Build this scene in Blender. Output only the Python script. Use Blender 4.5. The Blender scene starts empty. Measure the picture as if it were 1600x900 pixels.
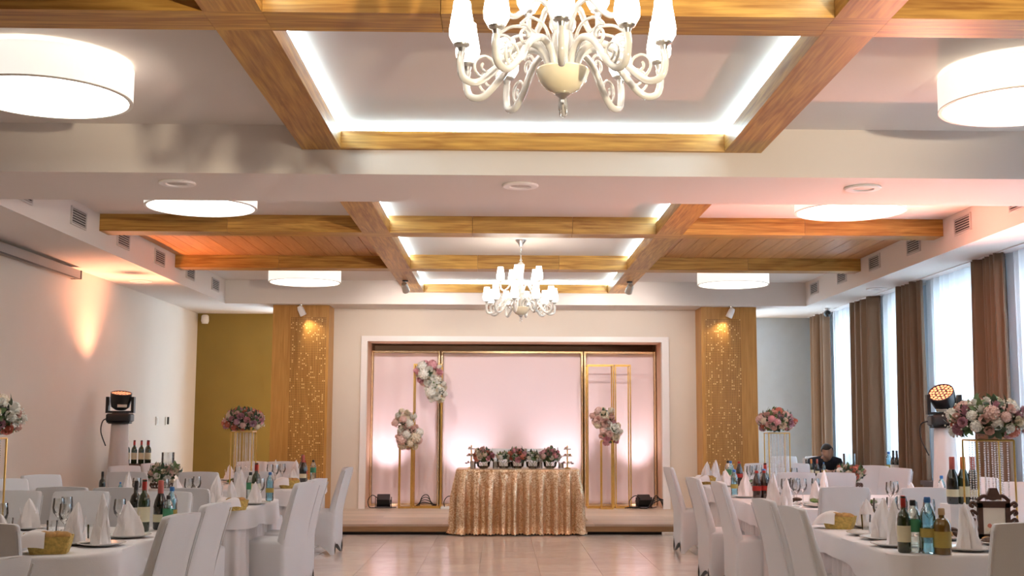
import bpy, bmesh, math, random
from math import sin, cos, pi, radians as rad
from mathutils import Vector, Matrix
random.seed(7)
S = bpy.context.scene
COL = S.collection

# ------------------------------------------------------------------ camera
CAM_F, CAM_CX, YAW, PITCH, ROLL, CAM_H = 1858.1, 827.5, 0.0244, 0.1138, 0.0025, 1.45
_F = Vector((sin(YAW)*cos(PITCH), cos(YAW)*cos(PITCH), sin(PITCH)))
_R = Vector((cos(YAW), -sin(YAW), 0)); _U = _R.cross(_F)
_R2 = _R*cos(ROLL)+_U*sin(ROLL); _U2 = -_R*sin(ROLL)+_U*cos(ROLL)
cd = bpy.data.cameras.new('camera'); cam = bpy.data.objects.new('camera', cd); COL.objects.link(cam)
cd.sensor_width = 36; cd.lens = CAM_F/1600*36; cd.shift_x = -(CAM_CX-800)/1600; cd.clip_end = 200
cam.matrix_world = Matrix(((_R2.x, _U2.x, -_F.x, 0), (_R2.y, _U2.y, -_F.y, 0), (_R2.z, _U2.z, -_F.z, CAM_H), (0, 0, 0, 1)))
S.camera = cam

# ------------------------------------------------------------------ world, exposure
w = bpy.data.worlds.new('overcast_sky'); S.world = w; w.use_nodes = True
bg = w.node_tree.nodes['Background']; bg.inputs[0].default_value = (0.66, 0.84, 1.0, 1); bg.inputs[1].default_value = 11.0
S.view_settings.view_transform = 'Standard'; S.view_settings.look = 'None'
S.view_settings.gamma = 1; S.view_settings.use_curve_mapping = False
S.view_settings.exposure = 0.50

# light levels used by the lamps' own builders below
P_DRUM, P_DRUM_SIDE, P_LED, P_SHADE = 5.6, .60, 22.0, 6.0
P_HEAD, P_UPLIGHT, P_PANEL_SPOT, P_BEAM_SPOT, P_DOWNLIGHT = 760, 62, 11, 78, 60
P_STAND_LAMP = 1250

# ------------------------------------------------------------------ materials
MATS = {}
def nodes(name):
    m = bpy.data.materials.new(name); m.use_nodes = True
    nt = m.node_tree; b = nt.nodes['Principled BSDF']
    return m, nt, b
def lk(nt, a, b): nt.links.new(a, b)
def plain(name, col, rough=0.6, metal=0.0, bump=0.0, bscale=60, vary=0.0, vscale=6, spec=None, sheen=0, coat=0):
    """colour with a little noise variation and fine relief"""
    m, nt, b = nodes(name)
    b.inputs['Base Color'].default_value = (*col, 1); b.inputs['Roughness'].default_value = rough
    b.inputs['Metallic'].default_value = metal
    if spec is not None: b.inputs['Specular IOR Level'].default_value = spec
    if sheen: b.inputs['Sheen Weight'].default_value = sheen
    if coat: b.inputs['Coat Weight'].default_value = coat; b.inputs['Coat Roughness'].default_value = 0.08
    tc = nt.nodes.new('ShaderNodeTexCoord')
    if vary:
        n = nt.nodes.new('ShaderNodeTexNoise'); n.inputs['Scale'].default_value = vscale; n.inputs['Detail'].default_value = 4
        lk(nt, tc.outputs['Object'], n.inputs['Vector'])
        r = nt.nodes.new('ShaderNodeValToRGB'); e = r.color_ramp.elements
        e[0].color = (*[c*(1-vary) for c in col], 1); e[1].color = (*[min(1, c*(1+vary)) for c in col], 1)
        e[0].position = .3; e[1].position = .7
        lk(nt, n.outputs['Fac'], r.inputs[0]); lk(nt, r.outputs[0], b.inputs['Base Color'])
    if bump:
        n2 = nt.nodes.new('ShaderNodeTexNoise'); n2.inputs['Scale'].default_value = bscale; n2.inputs['Detail'].default_value = 3
        lk(nt, tc.outputs['Object'], n2.inputs['Vector'])
        bp = nt.nodes.new('ShaderNodeBump'); bp.inputs['Strength'].default_value = bump; bp.inputs['Distance'].default_value = 0.01
        lk(nt, n2.outputs['Fac'], bp.inputs['Height']); lk(nt, bp.outputs[0], b.inputs['Normal'])
    MATS[name] = m; return m
def wood(name, axis, c0, c1, rough=0.42, scale=1.0):
    m, nt, b = nodes(name); b.inputs['Roughness'].default_value = rough
    tc = nt.nodes.new('ShaderNodeTexCoord'); mp = nt.nodes.new('ShaderNodeMapping')
    s = [9*scale]*3; s[axis] = 0.9*scale; mp.inputs['Scale'].default_value = s
    oi = nt.nodes.new('ShaderNodeObjectInfo'); ad = nt.nodes.new('ShaderNodeVectorMath'); ad.operation = 'ADD'
    ml = nt.nodes.new('ShaderNodeMath'); ml.operation = 'MULTIPLY'; ml.inputs[1].default_value = 37
    lk(nt, oi.outputs['Random'], ml.inputs[0]); lk(nt, tc.outputs['Object'], mp.inputs[0])
    lk(nt, mp.outputs[0], ad.inputs[0]); lk(nt, ml.outputs[0], ad.inputs[1])
    wv = nt.nodes.new('ShaderNodeTexNoise'); wv.inputs['Scale'].default_value = 1.3; wv.inputs['Detail'].default_value = 6; wv.inputs['Distortion'].default_value = 1.6
    lk(nt, ad.outputs[0], wv.inputs['Vector'])
    mp2 = nt.nodes.new('ShaderNodeMapping'); s2 = [60*scale]*3; s2[axis] = 2.0*scale; mp2.inputs['Scale'].default_value = s2
    lk(nt, tc.outputs['Object'], mp2.inputs[0])
    fn = nt.nodes.new('ShaderNodeTexNoise'); fn.inputs['Scale'].default_value = 1.0; fn.inputs['Detail'].default_value = 3
    lk(nt, mp2.outputs[0], fn.inputs['Vector'])
    mx = nt.nodes.new('ShaderNodeMix'); mx.inputs[0].default_value = 0.45
    lk(nt, wv.outputs['Fac'], mx.inputs[2]); lk(nt, fn.outputs['Fac'], mx.inputs[3])
    r = nt.nodes.new('ShaderNodeValToRGB'); e = r.color_ramp.elements
    e[0].color = (*c0, 1); e[1].color = (*c1, 1); e[0].position = .38; e[1].position = .62
    lk(nt, mx.outputs[0], r.inputs[0])
    hs = nt.nodes.new('ShaderNodeHueSaturation'); mr = nt.nodes.new('ShaderNodeMapRange')
    mr.inputs[3].default_value = .86; mr.inputs[4].default_value = 1.1
    lk(nt, oi.outputs['Random'], mr.inputs[0]); lk(nt, mr.outputs[0], hs.inputs['Value'])
    lk(nt, r.outputs[0], hs.inputs['Color']); lk(nt, hs.outputs[0], b.inputs['Base Color'])
    bp = nt.nodes.new('ShaderNodeBump'); bp.inputs['Strength'].default_value = .15; bp.inputs['Distance'].default_value = .004
    lk(nt, mx.outputs[0], bp.inputs['Height']); lk(nt, bp.outputs[0], b.inputs['Normal'])
    MATS[name] = m; return m
def emit(name, col, strength, base=None):
    m, nt, b = nodes(name); b.inputs['Base Color'].default_value = (*(base or col), 1)
    b.inputs['Emission Color'].default_value = (*col, 1); b.inputs['Emission Strength'].default_value = strength
    b.inputs['Roughness'].default_value = .5; MATS[name] = m; return m
def glassy(name, tint=(1, 1, 1), alpha=0.12, rough=0.03):
    """thin clear glass: mostly see-through with a fresnel reflection"""
    m, nt, b = nodes(name); nt.nodes.remove(b); out = nt.nodes['Material Output']
    t = nt.nodes.new('ShaderNodeBsdfTransparent'); t.inputs[0].default_value = (*tint, 1)
    g = nt.nodes.new('ShaderNodeBsdfGlossy'); g.inputs['Roughness'].default_value = rough; g.inputs[0].default_value = (1, 1, 1, 1)
    f = nt.nodes.new('ShaderNodeFresnel'); f.inputs[0].default_value = 1.45
    a = nt.nodes.new('ShaderNodeMath'); a.operation = 'ADD'; a.inputs[1].default_value = alpha; a.use_clamp = True
    mx = nt.nodes.new('ShaderNodeMixShader')
    lk(nt, f.outputs[0], a.inputs[0]); lk(nt, a.outputs[0], mx.inputs[0]); lk(nt, t.outputs[0], mx.inputs[1]); lk(nt, g.outputs[0], mx.inputs[2])
    lk(nt, mx.outputs[0], out.inputs[0]); MATS[name] = m; return m
def cloth_thin(name, col, trans, see=0.0):
    """thin fabric that lets light through"""
    m, nt, b = nodes(name); nt.nodes.remove(b); out = nt.nodes['Material Output']
    d = nt.nodes.new('ShaderNodeBsdfDiffuse'); d.inputs[0].default_value = (*col, 1)
    t = nt.nodes.new('ShaderNodeBsdfTranslucent'); t.inputs[0].default_value = (*col, 1)
    mx = nt.nodes.new('ShaderNodeMixShader'); mx.inputs[0].default_value = trans
    lk(nt, d.outputs[0], mx.inputs[1]); lk(nt, t.outputs[0], mx.inputs[2]); o = mx
    if see:
        tr = nt.nodes.new('ShaderNodeBsdfTransparent'); m2 = nt.nodes.new('ShaderNodeMixShader'); m2.inputs[0].default_value = see
        lk(nt, o.outputs[0], m2.inputs[1]); lk(nt, tr.outputs[0], m2.inputs[2]); o = m2
    lk(nt, o.outputs[0], out.inputs[0]); MATS[name] = m; return m

WHITE_WALL = plain('white_plaster', (.72, .63, .54), .8, bump=.06, bscale=90, vary=.02, vscale=1.5)
CEIL = plain('ceiling_paint', (.75, .68, .63), .8, bump=.04, bscale=80)
OLIVE = plain('olive_paint', (.28, .18, .035), .75, bump=.08, bscale=70, vary=.06, vscale=2)
GREY_WALL = plain('grey_paint', (.46, .53, .60), .75, bump=.06, bscale=70, vary=.03)
NICHE = plain('niche_paint', (.60, .37, .24), .7, vary=.04)
TRIM = plain('white_gloss_trim', (.86, .80, .78), .35)
WX = wood('oak_along_x', 0, (.33, .135, .020), (.64, .35, .075))
WY = wood('oak_along_y', 1, (.33, .135, .020), (.62, .33, .075))
WZ = wood('oak_upright', 2, (.40, .18, .035), (.54, .27, .065))
PLANKW = wood('warm_plank', 1, (.48, .20, .06), (.62, .30, .10))
STAGEW = wood('pale_laminate', 0, (.50, .38, .29), (.62, .49, .39), .38)
STAGEF = wood('stage_board', 0, (.30, .17, .08), (.42, .25, .12), .4)
DARKW = plain('dark_brown_wood', (.07, .03, .018), .45, vary=.25, vscale=12)
BLACK = plain('black_plastic', (.012, .012, .014), .35, bump=.03)
BLACKM = plain('matt_black', (.02, .018, .018), .7)
CHROME = plain('chrome', (.80, .80, .80), .18, 1.0)
BRUSHED = plain('brushed_nickel', (.62, .60, .57), .34, 1.0, vary=.05)
GOLD = plain('gold_paint', (.83, .55, .16), .28, 1.0, vary=.06, vscale=20)
GOLDM = plain('gold_mirror', (.92, .70, .36), .18, 1.0, bump=.2, bscale=9)
CHAIRC = plain('white_stretch_cover', (.71, .71, .73), .85, bump=.12, bscale=240, sheen=.15)
CLOTH = plain('white_table_linen', (.80, .78, .79), .8, bump=.10, bscale=160)
SKIRTM = plain('pleated_linen', (.72, .68, .68), .8, bump=.06, bscale=120)
NAPKIN = plain('starched_napkin', (.86, .82, .82), .75, bump=.05, bscale=120)
PORC = plain('white_porcelain', (.85, .83, .80), .15, coat=.4)
SHADE_SIDE = emit('ribbed_shade_fabric', (1.0, .96, .88), P_DRUM_SIDE, (.8, .78, .72))
DIFFUSER = emit('lamp_diffuser', (1.0, .94, .85), P_DRUM)
LEDM = emit('led_strip', (.56, .83, 1.0), P_LED)
BULB = emit('opal_shade', (1.0, .93, .84), P_SHADE)
OPAL = plain('cream_glass', (.84, .74, .54), .10, coat=.8)
CLEARG = glassy('clear_glass', (.97, .98, .98), .10)
ARMG = plain('milky_glass', (.84, .81, .76), .08, coat=1.0); ARMG.node_tree.nodes['Principled BSDF'].inputs['Transmission Weight'].default_value = .25
BROWN = plain('brown_curtain', (.21, .13, .078), .85, bump=.08, bscale=200, sheen=.2)
SHEER = cloth_thin('sheer_curtain', (.84, .87, .90), .62, .015)
PODM = cloth_thin('white_pod_fabric', (.78, .74, .72), .2)
PINK = plain('pink_satin', (.80, .65, .66), .42, bump=.05, bscale=14, sheen=.3)
HAIR = plain('dark_hair', (.03, .022, .018), .55, bump=.4, bscale=150)
SKIN = plain('skin', (.40, .22, .15), .55)
JACKET = plain('dark_navy_cloth', (.012, .016, .028), .8, bump=.1, bscale=150)
LEAF = plain('leaf_green', (.12, .20, .08), .55, vary=.4, vscale=40)
LEAFD = plain('dark_leaf', (.05, .085, .045), .5, vary=.3, vscale=40)
FLW = {'cream': plain('cream_petal', (.80, .70, .55), .6), 'white': plain('white_petal', (.84, .82, .76), .6),
       'pink': plain('pink_petal', (.72, .36, .40), .6), 'blush': plain('blush_petal', (.78, .53, .47), .6),
       'coral': plain('coral_petal', (.66, .22, .15), .6), 'mauve': plain('mauve_petal', (.55, .30, .36), .6)}
GREENB = plain('dark_green_bottle', (.018, .035, .012), .08, coat=1)
BLACKB = plain('black_bottle', (.008, .010, .008), .08, coat=1)
AMBER = plain('amber_spirit', (.16, .09, .015), .08, coat=1)
COLA = plain('cola_bottle', (.03, .010, .006), .08, coat=1)
BLUEB = glassy('blue_water_bottle', (.45, .80, .92), .16, .06)
CLEARB = glassy('clear_bottle', (.88, .96, .93), .18, .06)
LABELM = plain('cream_label', (.72, .66, .46), .6)
LABELG = plain('green_label', (.06, .28, .14), .6)
LABELY = plain('yellow_label', (.42, .33, .08), .6)
LABELW = plain('white_label', (.82, .80, .76), .6)
FOILR = plain('red_foil', (.42, .035, .025), .35, .4)
FOILP = plain('pink_foil', (.46, .11, .09), .35, .3)
FOILO = plain('orange_foil', (.70, .25, .08), .35, .4)
FOILK = plain('black_foil', (.02, .015, .015), .4)
BLUECAP = plain('blue_cap', (.03, .16, .45), .4)
CORK = plain('cork', (.45, .30, .14), .8)
WICKER = plain('straw_basket', (.60, .42, .11), .7, bump=.6, bscale=110, vary=.25, vscale=60)
BREAD = plain('bread_crust', (.50, .27, .08), .7, vary=.3, vscale=30)
FOOD = plain('dark_food', (.07, .035, .02), .5, vary=.6, vscale=40, bump=.5, bscale=60)
HERB = plain('salad_leaves', (.08, .16, .03), .5, vary=.5, vscale=40)
PAPER = plain('white_paper', (.85, .85, .87), .8)
CARD = plain('cream_card', (.80, .74, .64), .7)
CRYSTAL = glassy('crystal_bead', (.95, .95, .97), .45, .05)
CANDLE = plain('candle_wax', (.84, .76, .62), .5)

def sequin():
    m, nt, b = nodes('gold_sequin'); b.inputs['Metallic'].default_value = .66; b.inputs['Roughness'].default_value = .28
    tc = nt.nodes.new('ShaderNodeTexCoord'); v = nt.nodes.new('ShaderNodeTexVoronoi'); v.inputs['Scale'].default_value = 95
    lk(nt, tc.outputs['Object'], v.inputs['Vector'])
    r = nt.nodes.new('ShaderNodeValToRGB'); e = r.color_ramp.elements
    e[0].color = (.60, .32, .14, 1); e[1].color = (1.0, .82, .58, 1)
    sp = nt.nodes.new('ShaderNodeSeparateColor'); lk(nt, v.outputs['Color'], sp.inputs[0]); lk(nt, sp.outputs[0], r.inputs[0])
    lk(nt, r.outputs[0], b.inputs['Base Color'])
    # every sequin tilts its own way
    ge = nt.nodes.new('ShaderNodeNewGeometry'); sb = nt.nodes.new('ShaderNodeVectorMath'); sb.operation = 'SUBTRACT'; sb.inputs[1].default_value = (.5, .5, .5)
    sc = nt.nodes.new('ShaderNodeVectorMath'); sc.operation = 'SCALE'; sc.inputs['Scale'].default_value = .34
    ad = nt.nodes.new('ShaderNodeVectorMath'); ad.operation = 'ADD'; no = nt.nodes.new('ShaderNodeVectorMath'); no.operation = 'NORMALIZE'
    lk(nt, v.outputs['Color'], sb.inputs[0]); lk(nt, sb.outputs[0], sc.inputs[0]); lk(nt, sc.outputs[0], ad.inputs[0]); lk(nt, ge.outputs['Normal'], ad.inputs[1])
    lk(nt, ad.outputs[0], no.inputs[0]); lk(nt, no.outputs[0], b.inputs['Normal']); return m
SEQUIN = sequin()
def perforated():
    """oak with a grid of small drilled dots, some larger and brighter (flat lace pattern)"""
    m = WZ.copy(); m.name = 'perforated_oak'; nt = m.node_tree; b = nt.nodes['Principled BSDF']
    tc = nt.nodes.new('ShaderNodeTexCoord'); mp = nt.nodes.new('ShaderNodeVectorMath'); mp.operation = 'SCALE'; mp.inputs['Scale'].default_value = 1/.026
    lk(nt, tc.outputs['Object'], mp.inputs[0]); fr = nt.nodes.new('ShaderNodeVectorMath'); fr.operation = 'FRACTION'; lk(nt, mp.outputs[0], fr.inputs[0])
    fl = nt.nodes.new('ShaderNodeVectorMath'); fl.operation = 'FLOOR'; lk(nt, mp.outputs[0], fl.inputs[0])
    sx = nt.nodes.new('ShaderNodeSeparateXYZ'); lk(nt, fr.outputs[0], sx.inputs[0])
    fx = nt.nodes.new('ShaderNodeSeparateXYZ'); lk(nt, fl.outputs[0], fx.inputs[0])
    cb = nt.nodes.new('ShaderNodeCombineXYZ'); lk(nt, fx.outputs[0], cb.inputs[0]); lk(nt, fx.outputs[2], cb.inputs[1])
    wn = nt.nodes.new('ShaderNodeTexWhiteNoise'); wn.noise_dimensions = '2D'; lk(nt, cb.outputs[0], wn.inputs['Vector'])
    def mth(op, a, bb=None):
        n = nt.nodes.new('ShaderNodeMath'); n.operation = op
        for k, q in enumerate((a, bb)):
            if q is None: continue
            if isinstance(q, (int, float)): n.inputs[k].default_value = q
            else: lk(nt, q, n.inputs[k])
        return n.outputs[0]
    dx = mth('SUBTRACT', sx.outputs[0], .5); dz = mth('SUBTRACT', sx.outputs[2], .5)
    d = mth('SQRT', mth('ADD', mth('MULTIPLY', dx, dx), mth('MULTIPLY', dz, dz)))
    hole = mth('LESS_THAN', d, .30); big = mth('GREATER_THAN', wn.outputs['Value'], .90)
    old = b.inputs['Base Color'].links[0].from_socket
    m1 = nt.nodes.new('ShaderNodeMix'); m1.data_type = 'RGBA'; lk(nt, hole, m1.inputs[0]); lk(nt, old, m1.inputs[6]); m1.inputs[7].default_value = (.20, .085, .018, 1)
    bigdot = mth('MULTIPLY', mth('LESS_THAN', d, .40), big)
    m2 = nt.nodes.new('ShaderNodeMix'); m2.data_type = 'RGBA'; lk(nt, bigdot, m2.inputs[0]); lk(nt, m1.outputs[2], m2.inputs[6]); m2.inputs[7].default_value = (.70, .46, .18, 1)
    lk(nt, m2.outputs[2], b.inputs['Base Color']); b.inputs['Roughness'].default_value = .38
    return m
PERF = perforated()
def tilemat():
    m, nt, b = nodes('glazed_floor_tile'); b.inputs['Roughness'].default_value = .16
    tc = nt.nodes.new('ShaderNodeTexCoord'); n = nt.nodes.new('ShaderNodeTexNoise'); n.inputs['Scale'].default_value = 3; n.inputs['Detail'].default_value = 6; n.inputs['Distortion'].default_value = 1.2
    oi = nt.nodes.new('ShaderNodeObjectInfo'); ad = nt.nodes.new('ShaderNodeVectorMath'); ad.operation = 'ADD'
    lk(nt, tc.outputs['Object'], ad.inputs[0]); lk(nt, oi.outputs['Location'], ad.inputs[1]); lk(nt, ad.outputs[0], n.inputs['Vector'])
    r = nt.nodes.new('ShaderNodeValToRGB'); e = r.color_ramp.elements; e[0].color = (.74, .64, .58, 1); e[1].color = (.84, .74, .68, 1); e[0].position = .3; e[1].position = .7
    lk(nt, n.outputs['Fac'], r.inputs[0])
    hs = nt.nodes.new('ShaderNodeHueSaturation'); mr = nt.nodes.new('ShaderNodeMapRange'); mr.inputs[3].default_value = .94; mr.inputs[4].default_value = 1.05
    lk(nt, oi.outputs['Random'], mr.inputs[0]); lk(nt, mr.outputs[0], hs.inputs['Value']); lk(nt, r.outputs[0], hs.inputs['Color']); lk(nt, hs.outputs[0], b.inputs['Base Color'])
    return m
TILE = tilemat()
def floormat():
    m, nt, b = nodes('tiled_floor'); b.inputs['Roughness'].default_value = .25
    tc = nt.nodes.new('ShaderNodeTexCoord'); br = nt.nodes.new('ShaderNodeTexBrick')
    br.offset = 0; br.inputs['Scale'].default_value = 1; br.inputs['Brick Width'].default_value = .6; br.inputs['Row Height'].default_value = .6; br.inputs['Mortar Size'].default_value = .004
    br.inputs['Color1'].default_value = (.52, .42, .33, 1); br.inputs['Color2'].default_value = (.56, .46, .37, 1); br.inputs['Mortar'].default_value = (.42, .34, .27, 1)
    lk(nt, tc.outputs['Object'], br.inputs['Vector']); lk(nt, br.outputs['Color'], b.inputs['Base Color']); return m
FLOORM = floormat()

# ------------------------------------------------------------------ mesh builder
class MB:
    def __init__(s): s.v = []; s.f = []
    def add(s, vs, fs, M=None):
        o = len(s.v)
        s.v += [tuple(M @ Vector(p)) if M else tuple(p) for p in vs]; s.f += [tuple(i+o for i in f) for f in fs]; return s
    def box(s, x0, x1, y0, y1, z0, z1, M=None):
        return s.add([(x0,y0,z0),(x1,y0,z0),(x1,y1,z0),(x0,y1,z0),(x0,y0,z1),(x1,y0,z1),(x1,y1,z1),(x0,y1,z1)],
                     [(3,2,1,0),(4,5,6,7),(0,1,5,4),(1,2,6,5),(2,3,7,6),(3,0,4,7)], M)
    def loft(s, rings, cap0=True, cap1=True, closed=True, M=None):
        n = len(rings[0]); vs = [p for r in rings for p in r]; fs = []
        for i in range(len(rings)-1):
            for j in range(n if closed else n-1):
                k = (j+1) % n; fs.append((i*n+j, i*n+k, (i+1)*n+k, (i+1)*n+j))
        if cap0: fs.append(tuple(range(n-1, -1, -1)))
        if cap1: fs.append(tuple((len(rings)-1)*n+j for j in range(n)))
        return s.add(vs, fs, M)
    def lathe(s, prof, n=20, M=None, cap0=True, cap1=True, wave=None):
        rings = []
        for r, z in prof:
            ring = []
            for j in range(n):
                a = 2*pi*j/n; q = r*(wave(a, z) if wave else 1); ring.append((q*cos(a), q*sin(a), z))
            rings.append(ring)
        return s.loft(rings, cap0, cap1, True, M)
    def tube(s, path, rad_, n=8, M=None):
        P = [Vector(p) for p in path]; rings = []; up = None
        for i, p in enumerate(P):
            t = (P[min(i+1, len(P)-1)]-P[max(i-1, 0)]).normalized()
            if up is None:
                up = Vector((0, 0, 1)) if abs(t.z) < .9 else Vector((1, 0, 0))
            a = (up - t*up.dot(t)); a = a.normalized() if a.length > 1e-6 else t.orthogonal().normalized()
            up = a; b = t.cross(a); r = rad_[i] if isinstance(rad_, (list, tuple)) else rad_
            rings.append([tuple(p + a*r*cos(2*pi*j/n) + b*r*sin(2*pi*j/n)) for j in range(n)])
        return s.loft(rings, True, True, True, M)
    def ball(s, c, r, nu=8, nv=6, sc=(1, 1, 1)):
        vs = [(c[0], c[1], c[2]-r*sc[2])]; fs = []
        for i in range(1, nv):
            ph = -pi/2+pi*i/nv
            for j in range(nu):
                a = 2*pi*j/nu; vs.append((c[0]+r*sc[0]*cos(ph)*cos(a), c[1]+r*sc[1]*cos(ph)*sin(a), c[2]+r*sc[2]*sin(ph)))
        vs.append((c[0], c[1], c[2]+r*sc[2])); last = len(vs)-1
        for j in range(nu):
            fs.append((0, 1+(j+1) % nu, 1+j)); fs.append((last, 1+(nv-2)*nu+j, 1+(nv-2)*nu+(j+1) % nu))
        for i in range(nv-2):
            for j in range(nu):
                a = 1+i*nu+j; b = 1+i*nu+(j+1) % nu; fs.append((a, b, b+nu, a+nu))
        return s.add(vs, fs)
    def sheet(s, fn, nu, nv, thick=None):
        vs = [tuple(fn(i/nu, j/nv)) for j in range(nv+1) for i in range(nu+1)]
        fs = [(j*(nu+1)+i, j*(nu+1)+i+1, (j+1)*(nu+1)+i+1, (j+1)*(nu+1)+i) for j in range(nv) for i in range(nu)]
        return s.add(vs, fs)
    def mesh(s, name, mat, smooth=True, ang=38):
        me = bpy.data.meshes.new(name); me.from_pydata(s.v, [], s.f); me.update()
        if mat: me.materials.append(mat)
        bm = bmesh.new(); bm.from_mesh(me); bmesh.ops.recalc_face_normals(bm, faces=bm.faces); bm.to_mesh(me); bm.free()
        if smooth:
            me.polygons.foreach_set('use_smooth', [True]*len(me.polygons)); me.set_sharp_from_angle(angle=rad(ang))
        return me
def ob(name, me, parent=None, loc=(0, 0, 0), rot=(0, 0, 0), sc=(1, 1, 1)):
    o = bpy.data.objects.new(name, me); COL.objects.link(o); o.location = loc; o.rotation_euler = rot; o.scale = sc
    if parent: o.parent = parent
    return o
def obm(name, mb, mat, parent=None, loc=(0, 0, 0), rot=(0, 0, 0), smooth=True, ang=38):
    return ob(name, mb.mesh(name, mat, smooth, ang), parent, loc, rot)
THINGS = []
def tag(o, label, cat, group=None, auto=True):
    o['label'] = label; o['category'] = cat
    if group: o['group'] = group
    if auto: THINGS.append(o)
    return o
def thing(name, label, cat, loc=(0, 0, 0), rz=0, group=None):
    o = bpy.data.objects.new(name, None); COL.objects.link(o); o.location = loc; o.rotation_euler = (0, 0, rz); o.empty_display_size = .1
    return tag(o, label, cat, group)
def struct(name, mb, mat, parent=None, label=None, loc=(0, 0, 0), smooth=False):
    o = obm(name, mb, mat, parent, loc, smooth=smooth); o['kind'] = 'structure'
    if label: o['label'] = label
    return o
def dup(root, name, label, cat, loc, rz=0, group=None, sc=1):
    r = root.copy(); r.name = name; COL.objects.link(r); r.location = loc; r.rotation_euler = (0, 0, rz); r.scale = (sc, sc, sc)
    for ch in list(root.children):
        c = ch.copy(); COL.objects.link(c); c.parent = r
        for g in ch.children:
            d = g.copy(); COL.objects.link(d); d.parent = c
    return tag(r, label, cat, group)
def rrect(x0, x1, y0, y1, r, ns, nc):
    """points round a rounded rectangle; each is (x, y, s): s runs -1..1 along a side, 1 in a corner"""
    pts = []
    for (cx, cy, a0), (ax, ay, bx, by) in zip(((x1-r, y0+r, -pi/2), (x1-r, y1-r, 0), (x0+r, y1-r, pi/2), (x0+r, y0+r, pi)),
            ((x0+r, y0, x1-r, y0), (x1, y0+r, x1, y1-r), (x1-r, y1, x0+r, y1), (x0, y1-r, x0, y0+r))):
        for i in range(ns):
            t = i/ns; pts.append((ax+(bx-ax)*t, ay+(by-ay)*t, 2*t-1))
        for i in range(nc):
            a = a0+pi/2*i/nc; pts.append((cx+r*cos(a), cy+r*sin(a), 1.0))
    return pts
def area_spot(name, parent, loc, aim, power, col, size, blend=.6, rad_=.05):
    l = bpy.data.lights.new(name, 'SPOT'); l.energy = power; l.color = col; l.spot_size = rad(size); l.spot_blend = blend; l.shadow_soft_size = rad_
    o = bpy.data.objects.new(name, l); COL.objects.link(o); o.location = loc
    o.rotation_euler = (Vector(aim)-Vector(loc)).to_track_quat('-Z', 'Y').to_euler(); o['kind'] = 'helper'
    return o
# ================================================================== THE ROOM
XL, XR, YB0, YEND = -5.0, 5.5, -3.2, 20.0        # room faces
FXL, FXR, ZS, ZB, ZC = -4.17, 4.67, 3.25, 3.43, 3.61   # fascia faces, soffit, beam underside, ceiling
Y0, Y1, YS = 8.52, 9.60, 18.0                    # downstand front / back, stage-side soffit

floor = struct('floor', MB().box(-5.3, 5.9, YB0-.3, 20.3, -.20, -.004), FLOORM, label='beige tiled floor')
tile_me = MB().box(-.2985, .2985, -.2985, .2985, -.004, 0).mesh('tile', TILE, False)
for ix in range(-5, 6):
    for iy in range(0, 18):
        X, Y = .1+ix*.6, 5.7+iy*.6
        if Y < 15.9: ob('tile', tile_me, floor, (X, Y, 0))
# walls
struct('wall_left', MB().box(-5.3, XL, YB0-.3, 20.3, 0, ZC), WHITE_WALL, label='cream plastered wall on the left')
wb = struct('wall_back', MB().box(-5.3, 5.9, YB0-.3, YB0, 0, ZC), OLIVE, label='plain wall behind the camera')
struct('wall_corner_left', MB().box(XL, -3.40, 19.70, 19.95, 0, ZS), OLIVE, label='olive painted wall in the left corner')
struct('wall_corner_right', MB().box(3.85, 5.9, 20.0, 20.2, 0, ZS), GREY_WALL, label='grey painted wall in the right corner')
mb = MB()                                         # wall with the stage niche
NX0, NX1, NZ = -2.104, 2.56, 2.75
mb.box(-2.75, NX0, 18.74, 18.95, 0, ZS).box(NX1, 3.2, 18.74, 18.95, 0, ZS).box(NX0, NX1, 18.74, 18.95, NZ, ZS)
struct('wall_front', mb, WHITE_WALL, label='white wall around the stage niche')
mb = MB().box(NX0-.1, NX0, 18.95, 20.0, 0, NZ+.1).box(NX1, NX1+.1, 18.95, 20.0, 0, NZ+.1).box(NX0-.1, NX1+.1, 18.95, 20.0, NZ, NZ+.1).box(NX0-.1, NX1+.1, 20.0, 20.1, 0, NZ+.1)
struct('wall_niche', mb, NICHE, label='brown lined niche behind the stage backdrop')
mb = MB().box(-2.186, NX0+.012, 18.715, 18.76, .138, 2.82).box(NX1-.012, 2.66, 18.715, 18.76, .138, 2.82).box(NX0+.012, NX1-.012, 18.715, 18.76, NZ-.012, 2.82)
struct('trim_1', mb, TRIM, label='white frame round the stage niche')
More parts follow.
